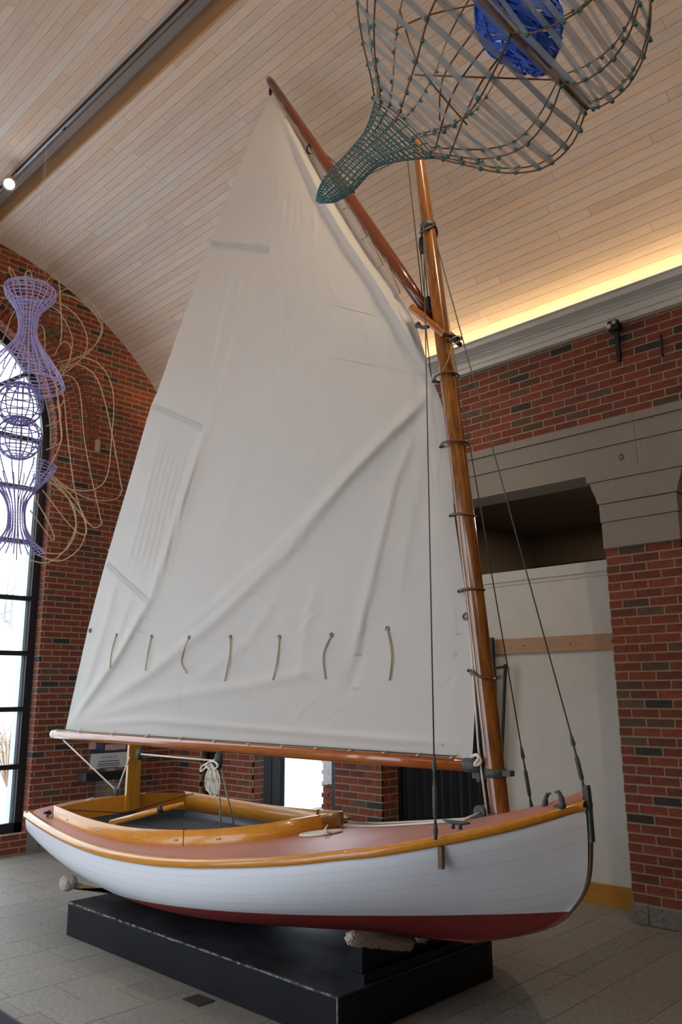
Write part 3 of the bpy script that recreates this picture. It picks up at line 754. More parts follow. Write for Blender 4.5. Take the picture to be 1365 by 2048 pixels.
for sd in (-1, 1):
    for k in range(len(UB)-1):
        u0, u1 = UB[k]+(.0004 if k else 0), UB[k+1]-.0004
        us = [u0+(u1-u0)*j/5 for j in range(6)]
        o = add(MB().grid([[hull(s, u, sd) for u in us] for s in ss]), 'strake', 'hull', fix=False)
        if not cut(o, True): D.objects.remove(o)
        else: loose(o)
    us = [1-(1-j/40)**1.6 for j in range(41)]
    o = add(MB().grid([[hull(s, u, sd) for u in us] for s in ss]), 'hull_bottom', 'bottom', fix=False); cut(o, False)
tr_ = [hull(0, j/20, -1) for j in range(21)]+[hull(0, j/20, 1) for j in range(20, -1, -1)]
add(MB().prism(tr_, (.012, 0, 0)), 'transom', 'hull', smooth=False)
mb = MB(); pts = [Vector((stX(z)+.004, Y0, z)) for z in [1.10-.66*i/24 for i in range(25)]]+[Vector((-2.7, Y0, .383)), Vector((-3.2, Y0, .333))]
mb.grid([[p+Vector((.006, -.012, 0)), p+Vector((.006, .012, 0)), p+Vector((-.02, .017, 0)), p+Vector((-.02, -.017, 0))] for p in pts], True); o = add(mb, 'stem_band', 'hoop', smooth=False)
def deckz(X, y): b = max(bX(X), .02); return zS(X)+.036+.052*(1-min(1, (y/b)**2))
CXA, CXF = -6.03, -3.775
CCX = [-6.03, -5.6, -5.2, -4.8, -4.55, -4.32, -4.14, -4.0, -3.905, -3.828, -3.79, -3.775]; CCY = [.60, .65, .67, .655, .62, .565, .50, .42, .335, .235, .145, 0]
def cc(X): return interp(X, CCX, CCY) if CXA <= X <= CXF else 0.0
def deckpatch(xs_, fn):
    mb = MB()
    for sd in (-1, 1): mb.grid([[Vector((X, Y0+sd*(fn(X)+(bX(X)-fn(X))*j/10), deckz(X, fn(X)+(bX(X)-fn(X))*j/10))) for j in range(11)] for X in xs_])
    return mb
xa = [XS+(CXA-XS)*i/10 for i in range(11)]
xm = [CXA+(CXF-CXA)*(1-(1-i/50)**2) for i in range(51)]; xf = [CXF+(XB_-CXF)*i/50 for i in range(51)]
add(deckpatch(xa, lambda X: 0), 'aft_deck', 'deck', fix=False)
add(deckpatch(xm, cc), 'side_deck', 'deck', fix=False); add(deckpatch(xf, lambda X: 0), 'fore_deck', 'deck', fix=False)
xr2 = [XS+LB*(1-(1-i/70)**1.4) for i in range(71)]
for sd in (-1, 1):
    mb = MB(); rows = []
    for X in xr2:
        b = bX(X); z = zS(X); o_ = lambda d, dz: Vector((X+(.012 if X > -2.0 else 0), Y0+sd*(b+d), z+dz))
        rows.append([o_(-.004, -.002), o_(.016, -.002), o_(.022, .008), o_(.022, .026), o_(.014, .036), o_(-.012, .046), o_(-.03, .046), o_(-.03, .030)])
    mb.grid(rows, True); add(mb, 'rub_rail', 'varnish')
add(MB().box(XS-.012, XS+.03, Y0-bX(XS)-.015, Y0+bX(XS)+.015, zS(XS)+.0, zS(XS)+.046), 'transom_rail', 'varnish', smooth=False)
# coaming
HC = .090
def coam(sd):
    rows = []
    for X in xm:
        c = cc(X); z = deckz(X, c); rows.append([Vector((X, Y0+sd*c, z-.05)), Vector((X, Y0+sd*c, z+HC)), Vector((X-.022*(1 if c < .3 else 0), Y0+sd*max(c-.02, 0), z+HC)), Vector((X-.022*(1 if c < .3 else 0), Y0+sd*max(c-.02, 0), z-.06))])
    return MB().grid(rows, True)
for sd in (-1, 1):
    o = add(coam(sd), 'coaming_side', 'varnish')
    for X in (-5.75, -5.25, -4.8, -4.45, -4.15):
        c = cc(X); z = deckz(X, c)+.035; add(MB().tube([(X, Y0+sd*(c-.005), z), (X, Y0+sd*(c+.004), z)], .006, 8).tube([(X+.02, Y0+sd*(c-.005), z), (X+.02, Y0+sd*(c+.004), z)], .006, 8), 'screw_head', 'brass', o)
    add(MB().box(-4.385, -4.379, Y0+sd*(cc(-4.38)-.03), Y0+sd*(cc(-4.38)+.0022), deckz(-4.38, .56)-.01, deckz(-4.38, .56)+HC+.002), 'butt_joint', 'hoop', o, smooth=False)
rows = []
for i in range(13):
    y = -.6+1.2*i/12; z = deckz(CXA, y); rows.append([Vector((CXA-.012, Y0+y, z-.05)), Vector((CXA-.012, Y0+y, z+.072)), Vector((CXA+.012, Y0+y, z+.072)), Vector((CXA+.012, Y0+y, z-.06))])
add(MB().grid(rows, True), 'coaming_aft', 'varnish', smooth=False)
# cockpit lining and sole
mb = MB()
for sd in (-1, 1): mb.grid([[Vector((X, Y0+sd*max(cc(X)-.004, 0), deckz(X, cc(X))-.045)), Vector((X, Y0+sd*max(cc(X)-.004, 0)*.98, .66)), Vector((X, Y0+sd*max(cc(X)-.03, 0)*.96, .60))] for X in xm])
mb.grid([[Vector((CXA+.006, Y0-.59+1.18*i/8, .74)), Vector((CXA+.006, Y0-.57+1.14*i/8, .47))] for i in range(9)])
add(mb, 'cockpit_lining', 'slate', fix=False)
so = thing_ = None
for k in range(9):
    y0, y1 = -.58+1.16*k/9+.002, -.58+1.16*(k+1)/9-.002; ym = max(abs(y0), abs(y1)); X1 = max([X for X in xm if cc(X)*.96 >= ym] or [-4.2])
    add(MB().box(CXA+.01, X1, Y0+y0, Y0+y1, .60, .62), 'sole_board', 'slate', smooth=False)
# mast
def onY0(px, py, d=0): return WY(px, py, Y0-d)
MA, MBt = Vector((-2.462, Y0, .97)), Vector((-2.868, Y0, 5.13))
def mz(z): t = (z-1.0)/(5.02-1.0); return Vector((-2.464+(-.393)*t-.012*sin(pi*max(0, min(1, t)))*-1, Y0, z))
zs9 = [.90+(5.13-.90)*i/40 for i in range(41)]
def mr(z): return interp(z, [.9, 1.6, 3.0, 4.1, 4.6, 5.13], [.048, .052, .051, .046, .040, .028])
mast = add(MB().tube([mz(z) for z in zs9], [mr(z) for z in zs9], 20), 'mast', 'mastw')
for (px, py, tilt, wd) in ((893, 755, .05, 1.45), (917, 887, -.02, 1.5), (932, 1030, -.1, 1.25), (948, 1180, 0, 1.25), (972, 1350, -.28, 1.2)):
    P = onY0(px, py); z = P.z; c = mz(z); r = mr(z)*wd
    add(MB().tube([c+Vector((r*cos(a*pi/12)-.012, r*sin(a*pi/12), tilt*r*cos(a*pi/12)*1.4)) for a in range(24)], .0075, 8, closed=True), 'mast_hoop', 'hoop', mast)
    add(MB().tube([c+Vector((-r-.012-.007*t, -.006*t, -tilt*r*1.4+.006*sin(t*3))) for t in range(4)], .008, 6), 'hoop_seizing', 'darkmetal', mast)
zb = onY0(985, 1545).z; c = mz(zb)
add(MB().tube([c+Vector((0, 0, -.022)), c+Vector((0, 0, .022))], mr(zb)+.006, 20), 'gooseneck_band', 'bronze', mast)
add(MB().box(c.x-.14, c.x-.05, Y0-.012, Y0+.012, zb-.035, zb+.03).tube([c+Vector((-.10, 0, -.05)), c+Vector((-.10, 0, .05))], .018, 10).box(c.x+.045, c.x+.10, Y0-.02, Y0+.02, zb-.012, zb+.016), 'gooseneck', 'bronze', mast, smooth=False)['kind'] = 'stuff'
zt = onY0(860, 452).z; c = mz(zt)
add(MB().tube([c+Vector((0, 0, -.018)), c+Vector((0, 0, .018))], mr(zt)+.008, 18).tube([c+Vector((.05*cos(a*pi/8), .06*sin(a*pi/8), -.01-.05*abs(sin(a*pi/8)))) for a in range(16)], .007, 6, closed=True), 'hound_band', 'wire', mast)
add(MB().tube([mz(.985), mz(1.03)], .062, 20), 'mast_collar', 'bronze', mast)
# boom
BA, BB = onY0(107, 1468), onY0(947, 1531)
bd = (BB-BA).normalized()
boom = add(MB().tube([BA+(BB-BA)*t for t in (0, .004, .02, .2, .5, .8, 1)], [.022, .036, .041, .042, .043, .039, .033], 18), 'boom', 'spar')
add(MB().tube([BA+(BB-BA)*t for t in (-.003, .0, .014)], [.02, .037, .040], 18), 'boom_end_paint', 'hull', boom)
add(MB().tube([BB-bd*.05, BB+bd*.06], .037, 14), 'boom_jaw', 'bronze', boom)
# gaff
GA, GB = onY0(537, 157), onY0(861, 632); gd = (GB-GA).normalized()
gaff = add(MB().tube([GA+(GB-GA)*t for t in (0, .006, .03, .3, .6, .85, 1)], [.016, .028, .034, .038, .042, .042, .030], 18), 'gaff', 'gaffw')
for sd in (-1, 1):
    p = [onY0(832, 620)+Vector((0, sd*.036, 0)), onY0(862, 642)+Vector((0, sd*.058, 0)), onY0(893, 668)+Vector((0, sd*.066, 0)), onY0(903, 676)+Vector((0, sd*.062, 0))]
    add(MB().tube(spline(p, 5), [.026]*6+[.022]*10, 8), 'gaff_jaw', 'spar', gaff)
add(MB().tube([onY0(900, 676)+Vector((.01, -.062, 0)), onY0(903, 674)+Vector((.03, .062, 0))], .012, 8).tube([onY0(905, 678, .06), onY0(922, 690, .05)], .014, 8), 'jaw_parrel', 'darkmetal', gaff)
add(MB().tube(spline([onY0(905, 676, .07), onY0(918, 672, .07), onY0(922, 680, .06), onY0(908, 690, .07), onY0(902, 705, .07), onY0(895, 725, .07), onY0(886, 742, .07)], 6), .0035, 5), 'parrel_cord', 'tanrope', gaff)
# ---- sail
LEECH = [(541, 189), (500, 280), (431, 459), (380, 597), (316, 780), (302, 813), (263, 947), (211, 1125), (178, 1250), (154, 1355), (131, 1456)]
HEAD = [(547, 187), (597, 265), (645, 338), (700, 424), (733, 480), (761, 530), (795, 586), (833, 650)]
LUFF = [(833, 650), (848, 700), (864, 757), (884, 808), (899, 909), (909, 1025), (919, 1100), (929, 1170), (938, 1250), (946, 1340), (951, 1400), (948, 1516)]
FOOT = [(131, 1459), (346, 1478), (520, 1494), (661, 1501), (800, 1509), (945, 1518)]
def along(P, t):
    d = [0]
    for i in range(len(P)-1): d.append(d[-1]+hypot(P[i+1][0]-P[i][0], P[i+1][1]-P[i][1]))
    q = t*d[-1]
    return (interp(q, d, [p[0] for p in P]), interp(q, d, [p[1] for p in P]))
CREASE = [  # polyline px, half width px, height m
    ([(556, 205), (600, 300), (640, 385), (690, 470), (745, 550), (800, 640), (856, 740)], 13, .030),
    ([(570, 215), (640, 350), (700, 450), (770, 560)], 16, -.016),
    ([(868, 775), (800, 850), (700, 950), (575, 1100), (430, 1240), (300, 1345), (140, 1452)], 16, .020),
    ([(850, 800), (760, 880), (640, 1010), (540, 1110), (440, 1200), (330, 1290)], 13, .012),
    ([(480, 600), (450, 720), (415, 845), (380, 950), (345, 1060), (300, 1200), (230, 1320), (140, 1448)], 10, .020),
    ([(520, 650), (500, 800), (480, 950), (430, 1100)], 14, .006),
    ([(440, 600), (425, 720), (395, 850)], 9, .009),
    ([(830, 860), (790, 960), (760, 1080), (735, 1190), (705, 1330)], 14, .015),
    ([(868, 790), (840, 950), (810, 1100), (800, 1200)], 14, .007),
    ([(640, 1150), (610, 1260), (600, 1360)], 14, .006), ([(560, 1180), (500, 1280), (380, 1370)], 15, .007),
    ([(150, 1445), (300, 1400), (500, 1370), (640, 1340)], 16, .010), ([(150, 1450), (300, 1440), (600, 1465), (930, 1490)], 10, .010),
    ([(500, 560), (490, 660), (470, 780)], 8, .005), ([(560, 560), (555, 700), (545, 800)], 9, .004), ([(600, 700), (590, 800), (580, 900)], 9, .004),
    ([(740, 1200), (730, 1290), (690, 1400)], 12, -.008), ([(640, 740), (620, 860), (600, 1000)], 12, .004),
    ([(120+30, 1440), (210, 1250), (235, 1150)], 8, .008), ([(150, 1440), (250, 1290), (285, 1215)], 8, .009), ([(150, 1440), (230, 1290), (262, 1195)], 6, .006),
]
for i in range(8):
    x0 = 322+i*11; CREASE.append(([(x0, 868+4*i), (x0-32, 1000), (x0-66, 1130+6*i)], 4.5, .0075))
for i in range(6):
    x0 = 400+i*22; CREASE.append(([(x0, 520), (x0-26, 640), (x0-58, 780+4*i)], 6, .0045))
random.seed(31)
for i in range(170):
    v_ = random.uniform(.12, .97); u_ = random.uniform(.04, .96)
    la, lb = v_, u_
    x0 = 541+(131-541)*v_; x1 = 560+(945-560)*min(1, v_*1.6); cx = x0+(x1-x0)*u_; cy = 190+(1480-190)*v_
    ang = random.gauss(1.75, .22) if v_ < .62 else random.gauss(2.2, .35); ln = random.uniform(25, 95)
    p0 = (cx-cos(ang)*ln/2, cy-sin(ang)*ln/2); p1 = (cx+random.uniform(-5, 5), cy); p2 = (cx+cos(ang)*ln/2, cy+sin(ang)*ln/2)
    CREASE.append(([p0, p1, p2], random.uniform(2.6, 5.5), random.choice((1, 1, -1))*random.uniform(.0008, .0026)))
import numpy as np
def relief_np(X, Y):
    Dp = np.zeros_like(X)
    for P, wd, hgt in CREASE:
        xs_ = [p[0] for p in P]; ys_ = [p[1] for p in P]; k = wd*3
        idx = np.nonzero((X > min(xs_)-k) & (X < max(xs_)+k) & (Y > min(ys_)-k) & (Y < max(ys_)+k))[0]
        if not len(idx): continue
        x, y = X[idx], Y[idx]; best = np.full(len(idx), 1e9); tt = np.zeros(len(idx)); n = len(P)-1
        for i in range(n):
            (ax, ay), (bx, by_) = P[i], P[i+1]; dx, dy = bx-ax, by_-ay
            t = np.clip(((x-ax)*dx+(y-ay)*dy)/(dx*dx+dy*dy), 0, 1); q = np.hypot(x-ax-t*dx, y-ay-t*dy)
            m = q < best; best[m] = q[m]; tt[m] = (i+t[m])/n
        w2 = wd*.8
        Dp[idx] += 1.5*hgt*np.exp(-(best/w2)**2)*np.minimum(1, tt*6+.15)*np.minimum(1, (1-tt)*6+.15)
    return Dp
def belly(u, v): return .13*sin(pi*u)*sin(pi*min(1, v*1.02))**.8
NU, NV = 250, 400
def sail_uv(u, v):
    L = along(LEECH, v); R_ = along(LUFF, max(0, (v-.36)/.64)) if v > .36 else along(HEAD, v/.36)
    x = L[0]+(R_[0]-L[0])*u; y = L[1]+(R_[1]-L[1])*u
    if v > .85:
        f = along(FOOT, u); k = ((v-.85)/.15)**2; x += (f[0]-(along(LEECH, 1)[0]+(along(LUFF, 1)[0]-along(LEECH, 1)[0])*u))*k; y += (f[1]-(along(LEECH, 1)[1]+(along(LUFF, 1)[1]-along(LEECH, 1)[1])*u))*k
    return x, y
UVX = [sail_uv(i/NU, j/NV) for j in range(NV+1) for i in range(NU+1)]
SX = np.array([p[0] for p in UVX]); SY = np.array([p[1] for p in UVX])
SD = relief_np(SX, SY)+np.array([belly(i/NU, j/NV) for j in range(NV+1) for i in range(NU+1)])
rows = [[WY(*UVX[j*(NU+1)+i], Y0-float(SD[j*(NU+1)+i])) for i in range(NU+1)] for j in range(NV+1)]
sail = add(MB().grid(rows), 'sail', 'sail', fix=False)
sail['label'] = 'creased cream gaff sail'
def sdepth(x, y):
    return float(SD[np.argmin((SX-x)**2+(SY-y)**2)])
def onsail(x, y, off=.004): return WY(x, y, Y0-sdepth(x, y)-off)
def strip(pa, pb, wd, nm, m, n=10, off=.004):
    q = []
    dx, dy = pb[0]-pa[0], pb[1]-pa[1]; l = hypot(dx, dy); nx, ny = -dy/l*wd/2, dx/l*wd/2
    r = [[onsail(pa[0]+dx*i/n+nx, pa[1]+dy*i/n+ny, off), onsail(pa[0]+dx*i/n-nx, pa[1]+dy*i/n-ny, off)] for i in range(n+1)]
    return add(MB().grid(r), nm, m, sail, False, False)
for pa, pb, pc in (((423, 487), (508, 494), (537, 499)), ((306, 812), (388, 849), (405, 858)), ((213, 1128), (288, 1197), (297, 1205))):
    strip(pa, pb, 10, 'batten_pocket', 'batten'); strip(pb, pc, 12, 'pocket_patch', 'batten', 3, .005)
for (pa, pb) in (((400, 538), (830, 650)), ((360, 650), (860, 750)), ((325, 760), (880, 880)), ((280, 890), (900, 1020)), ((245, 1010), (920, 1190)), ((215, 1100), (930, 1310)), ((190, 1200), (940, 1480)), ((240, 1240), (620, 1470))):
    strip(pa, pb, 1.6, 'seam', 'sail', 30, .003)
for (x, y, w_, h_) in ((918, 1268, 12, 4), (911, 1308, 8, 10), (950, 1362, 10, 3), (716, 1309, 16, 6), (711, 1376, 12, 5), (886, 1489, 7, 6)): strip((x-w_/2, y), (x+w_/2, y+1), h_, 'rust_stain', 'stain', 3, .003)
RP = [((233, 1270), (224, 1300), (220, 1335)), ((303, 1273), (295, 1310), (291, 1341)), ((378, 1275), (363, 1320), (374, 1346)), ((461, 1274), (460, 1310), (450, 1362)), ((559, 1274), (555, 1320), (546, 1360)), ((663, 1270), (647, 1310), (651, 1358)), ((775, 1257), (784, 1310), (779, 1361))]
for a3, b3, c3 in RP:
    o = add(MB().tube(spline([onsail(*a3, .008), onsail(*b3, .012), onsail(*c3, .012)], 6), .0055, 6), 'reef_point', 'tanrope', sail)
    P = onsail(*a3, .006); add(MB().tube([P+Vector((.012*cos(a*pi/6), 0, .012*sin(a*pi/6))) for a in range(12)], .004, 6, closed=True), 'grommet', 'grommet', o)
for (x, y) in ((180, 1261), (836, 650), (931, 1233), (946, 1345)):
    P = onsail(x, y, .006); add(MB().tube([P+Vector((.016*cos(a*pi/6), 0, .016*sin(a*pi/6))) for a in range(12)], .006, 6, closed=True), 'grommet', 'grommet', sail)
for t in (.1, .235, .36, .5, .63, .75, .87):
    x, y = along(HEAD, t); g = GA+(GB-GA)*((x-537)/(861-537)); P = onsail(x-8, y+3, .006)
    add(MB().tube([P, WY(x+4, y-3, Y0-.02), g+Vector((-.012, -.036, -.012))], .004, 5), 'gaff_lacing', 'tanrope', gaff)
for i in range(12):
    t = .04+.92*i/11; x, y = along(FOOT, t); P = onsail(x, y-6, .006); q = BA+(BB-BA)*max(0, min(1, (P.x-BA.x)/(BB.x-BA.x)))
    add(MB().tube([P, q+Vector((-.01, -.045, .035))], .0045, 5), 'foot_lacing', 'rope', boom)
add(MB().tube([BA+(BB-BA)*t+Vector((0, -.028, .043)) for t in (.02, .3, .6, .98)], .004, 5), 'jackline', 'wire', boom)
add(MB().tube(spline([onY0(836, 650, .03), onY0(846, 655, .05), onY0(858, 653, .05)], 5), .012, 7), 'throat_lashing', 'wire', sail)
add(MB().tube([onY0(541, 189, .01), GA+gd*.05], .012, 6), 'peak_lashing', 'darkmetal', sail)
add(MB().tube(spline([onY0(944, 1514, .02), onY0(955, 1510, .04), onY0(962, 1525, .05), onY0(950, 1530, .06), onY0(958, 1518, .06)], 6), .009, 6), 'tack_lashing', 'rope', sail)
# ---- standing rigging
HB = mz(zt)+Vector((.03, 0, -.02))
def turnbuckle(A, B, nm):
    d = (B-A); o = add(MB().tube([A, A+d*.15, A+d*.2, A+d*.34, A+d*.38, A+d*.72, A+d*.76, A+d*.9, B], [.006, .012, .005, .006, .011, .011, .005, .012, .007], 8), nm, 'bronze'); return o
def stay(nm, top, mid, bot):
    add(MB().tube([top, mid], .0036, 6), nm, 'wire'); turnbuckle(mid, bot, 'turnbuckle')
STEMH = Vector((-1.985, Y0, 1.15)); stay('forestay', HB, onY0(1143, 1470), STEMH)
for sd in (-1, 1):
    CX_ = -2.62; CP = Vector((CX_, Y0+sd*(bX(CX_)-.03), zS(CX_)+.05))
    if sd < 0: CP = WY(872, 1680, Y0-bX(-2.60)+.03)
    top = mz(zt)+Vector((0, sd*.05, -.02)); mid = CP+(top-CP)*.105
    stay('shroud', top, mid, CP)
    b = bX(CP.x); add(MB().box(CP.x-.012, CP.x+.012, Y0+sd*b-.004, Y0+sd*b+.024*sd, zS(CP.x)-.10, zS(CP.x)-.004), 'chainplate', 'hoop', smooth=False)
# throat halyard tackle, peak halyard and topping lift
b1, b2 = onY0(846, 490), onY0(857, 611)
for P in (b1, b2): add(MB().tube([P+Vector((0, 0, dz)) for dz in (-.06, -.045, 0, .045, .06)], [.008, .022, .027, .022, .008], 10), 'halyard_block', 'darkmetal')
add(MB().tube([onY0(843, 458), b1], .006, 5).tube([b2-Vector((0, 0, .05)), onY0(859, 632)], .009, 6), 'block_shackle', 'darkmetal')
for dx in (.01, -.014): add(MB().tube([b1+Vector((dx, -.01, 0)), b2+Vector((dx, -.01, 0))], .004, 5), 'throat_halyard', 'wire')
MT = mz(5.06)+Vector((-.03, 0, 0)); PB = onY0(712, 362)
add(MB().tube([onY0(632, 292), PB, onY0(697, 386)], .004, 5), 'peak_bridle', 'wire'); add(MB().tube([PB, MT], .004, 5), 'peak_halyard', 'wire')
for (x, y) in ((625, 297), (697, 388)): P = onY0(x, y); add(MB().tube([P+(gd.cross(Vector((0, 1, 0)))*cos(a*pi/8)+Vector((0, 1, 0))*sin(a*pi/8))*.044 for a in range(16)], .006, 6, closed=True), 'gaff_strop', 'darkmetal', gaff)
add(MB().tube([MT+Vector((-.06, 0, -.02)), WY(868, 800, Y0+.05), WY(880, 1300, Y0+.20)], .0035, 5), 'topping_lift', 'wire')
add(MB().tube([WY(905, 760, Y0+.04), mz(1.35)+Vector((-.075, -.02, 0)), mz(1.0)+Vector((-.06, -.03, 0))], .006, 6), 'halyard_fall', 'rope')
# ---- mainsheet, crutch, tiller
crx0 = -6.0; ca, cb_ = WX(250, 1605, crx0), WX(277, 1605, crx0); ct = BA+(BB-BA)*((crx0-BA.x)/(BB.x-BA.x))
add(MB().prism([(crx0-.014, ca.y, .72), (crx0-.014, ca.y+.01, ct.z+.03), (crx0-.014, ca.y+.03, ct.z+.035), (crx0-.014, ca.y+.035, ct.z-.04), (crx0-.014, cb_.y-.0, ct.z-.045), (crx0-.014, cb_.y, .72)], (.028, 0, 0)), 'boom_crutch', 'crutch', smooth=False)
def blk(P, nm='sheet_block', ax=(0, 0, 1), s=1):
    a = Vector(ax).normalized(); return add(MB().tube([P+a*t*s for t in (-.05, -.04, 0, .04, .05)], [.008*s, .022*s, .028*s, .022*s, .008*s], 10), nm, 'bronze')
TX = -6.27; tb = WX(234, 1582, TX); blk(tb)
add(MB().tube([tb, WX(234, 1600, TX)], .006, 6), 'block_shackle', 'bronze')
hl, hr = WX(174, 1606, TX), WX(294, 1597, TX); h2, h3 = WX(186, 1598, TX), WX(288, 1588, TX)
add(MB().tube(spline([Vector((TX, hl.y, deckz(TX, .3)-.01)), hl+Vector((0, 0, .02)), h2, WX(234, 1594, TX), h3, hr+Vector((0, .005, .02)), Vector((TX, hr.y, deckz(TX, .3)-.01))], 6), .007, 8), 'sheet_horse', 'carpet')
add(MB().tube([Vector((TX, hl.y, deckz(TX, .3))), hl+Vector((0, 0, .015)), h2], .016, 8), 'horse_wrapping', 'carpet'); add(MB().tube([Vector((TX, hr.y, deckz(TX, .3))), hr+Vector((0, 0, .015)), h3], .016, 8), 'horse_wrapping', 'carpet')
bA = onY0(127, 1480, .02); bC = onY0(279, 1508, .03); bD = onY0(437, 1522, .04)
blk(bC, ax=(.3, 0, 1)); blk(bD, ax=(.1, 0, 1), s=1.2)
for pr in ([bA, tb], [tb, onY0(259, 1515, .03)], [bC, bD]): add(MB().tube(pr, .007, 6), 'mainsheet', 'rope')
s1, s2 = WZ(443, 1662, .62), WZ(470, 1658, .62)
add(MB().tube([bD+Vector((-.01, 0, 0)), s1], .006, 6), 'sheet_fall', 'rope'); add(MB().tube([bD+Vector((.015, 0, 0)), s2], .006, 6), 'sheet_fall', 'rope')
mb = MB(); random.seed(3)
for i in range(8):
    x = 412+i*3.3; top = 1530-2*sin(i); bot = 1598-4*abs(i-4)-random.uniform(0, 4); dd = .05+.015*(i % 3)
    mb.tube(spline([onY0(424, 1528, dd), onY0(x+1, 1548, dd), onY0(x-1, bot-12, dd), onY0(x+2.2, bot, dd), onY0(x+5, bot-10, dd+.01), onY0(x+3, 1550, dd+.01), onY0(426, 1530, dd)], 6), .0046, 6)
mb.tube(spline([onY0(420, 1538, .09), onY0(412, 1532, .09), onY0(420, 1523, .09), onY0(430, 1524, .09), onY0(436, 1532, .09), onY0(428, 1540, .09)], 6), .007, 6)
mb.tube(spline([onY0(424, 1526, .08), onY0(412, 1535, .08), onY0(402, 1543, .08), onY0(404, 1533, .08), onY0(420, 1524, .08), onY0(434, 1518, .06)], 6), .0065, 6)
add(mb, 'rope_coil', 'rope')
t0, t1 = WY(224, 1646, Y0-.05), WY(368, 1606, Y0-.05)
t0 = Vector((CXA-.3, Y0, .80)); t1 = WY(366, 1607, Y0-.03)
tl = add(MB().tube([WY(222, 1647, 3.30), WY(300, 1625, 3.42), WY(366, 1608, 3.55)], [.026, .022, .016], 10), 'tiller', 'varnish')
add(MB().tube([WY(318, 1620, 3.45), WY(326, 1618, 3.465)], .026, 12), 'tiller_sleeve', 'darkmetal', tl)
add(MB().box(WY(222, 1647, 3.30).x-.03, WY(222, 1647, 3.30).x+.03, 3.27, 3.33, WY(222, 1647, 3.3).z-.08, WY(222, 1647, 3.3).z-.02), 'tiller_bracket', 'brass', tl, smooth=False)
add(MB().tube([WY(104, 1636, 3.08), WY(119, 1619, 3.07), WY(250, 1626, 3.6), Vector((CXA+.1, Y0+.62, deckz(-5.9, .6)+.085))], .004, 5), 'tiller_line', 'darkmetal')
P = WZ(99, 1638, deckz(-6.1, .6)+.0); P = Vector((-6.12, Y0-.60, deckz(-6.12, .6)))
def cleat(P, d, m='bronze', s=1, par=None):
    d = Vector(d).normalized(); up = Vector((0, 0, 1))
    return add(MB().tube([P+d*.09*s+up*.035*s, P+d*.05*s+up*.03*s, P+up*.028*s, P-d*.05*s+up*.03*s, P-d*.09*s+up*.035*s], [.005*s, .010*s, .012*s, .010*s, .005*s], 8).tube([P+d*.025*s-up*.004, P+d*.022*s+up*.028*s], .011*s, 8).tube([P-d*.025*s-up*.004, P-d*.022*s+up*.028*s], .011*s, 8), 'cleat', m, par)
cleat(P, (1, -.3, 0), 'darkmetal', .6)
add(MB().tube([P+Vector((.01*cos(a), .03*sin(a*.8), .02+.002*a)) for a in [i*.7 for i in range(14)]], .008, 6), 'cleat_lashing', 'darkmetal')
def ondeck(px, py, lift=0.0):
    v = ray(px, py); t = 3.0
    while t < 9:
        Q = EYE+v*t
        if XS < Q.x < XB_ and Q.z < deckz(Q.x, Q.y-Y0)+lift: return Q
        t += .004
    return EYE+v*4.5
P = ondeck(914, 1656); cleat(P, (1, .05, 0), 'bronze', .68)
cA, cB = ondeck(672, 1653), ondeck(682, 1645)
o = cleat(cA, (1, .5, 0), 'bronze', .9); cleat(cB, (1, .4, 0), 'bronze', .9)
mb = MB()
for c_ in (cA, cB):
    for k in range(3): mb.tube(spline([c_+Vector((-.06, -.02*k, .03)), c_+Vector((0, -.03, .055+.01*k)), c_+Vector((.05, .01*k, .035)), c_+Vector((0, .03, .05)), c_+Vector((-.05, 0, .03+.008*k))], 6), .007, 6)
add(mb, 'belayed_rope', 'rope')
Q = ondeck(643, 1668); mb = MB(); pts = [Q+Vector(((.012+.0105*k/14)*cos(2*pi*k/14)*1.15, (.012+.0105*k/14)*sin(2*pi*k/14)*.9, 0)) for k in range(14*11)]
pts = [Vector((p.x, p.y, deckz(p.x, p.y-Y0)+.007)) for p in pts]; mb.tube(pts, .0062, 6); mb.tube(spline([pts[-1], pts[-1]+Vector((-.02, -.03, .02)), cA+Vector((-.05, 0, .02))], 5), .006, 6)
add(mb, 'flemish_coil', 'rope')
mbk = mz(1.0)+Vector((-.10, -.03, .03)); add(MB().tube([mbk+Vector((0, -.02, 0)), mbk+Vector((0, .02, 0))], .035, 14).box(mbk.x-.05, mbk.x+.06, mbk.y-.03, mbk.y+.03, mbk.z-.06, mbk.z-.03), 'turning_block', 'bronze', smooth=False)
def lay_rope(pxs): return [Vector((q.x, q.y, deckz(q.x, q.y-Y0)+.008)) for q in (ondeck(*p) for p in pxs)]
add(MB().tube([mbk]+lay_rope([(930, 1644), (850, 1650), (760, 1655), (680, 1655)]), .006, 6).tube([mbk]+lay_rope([(930, 1641), (850, 1645), (760, 1649), (690, 1647)]), .006, 6), 'halyard_lead', 'rope')
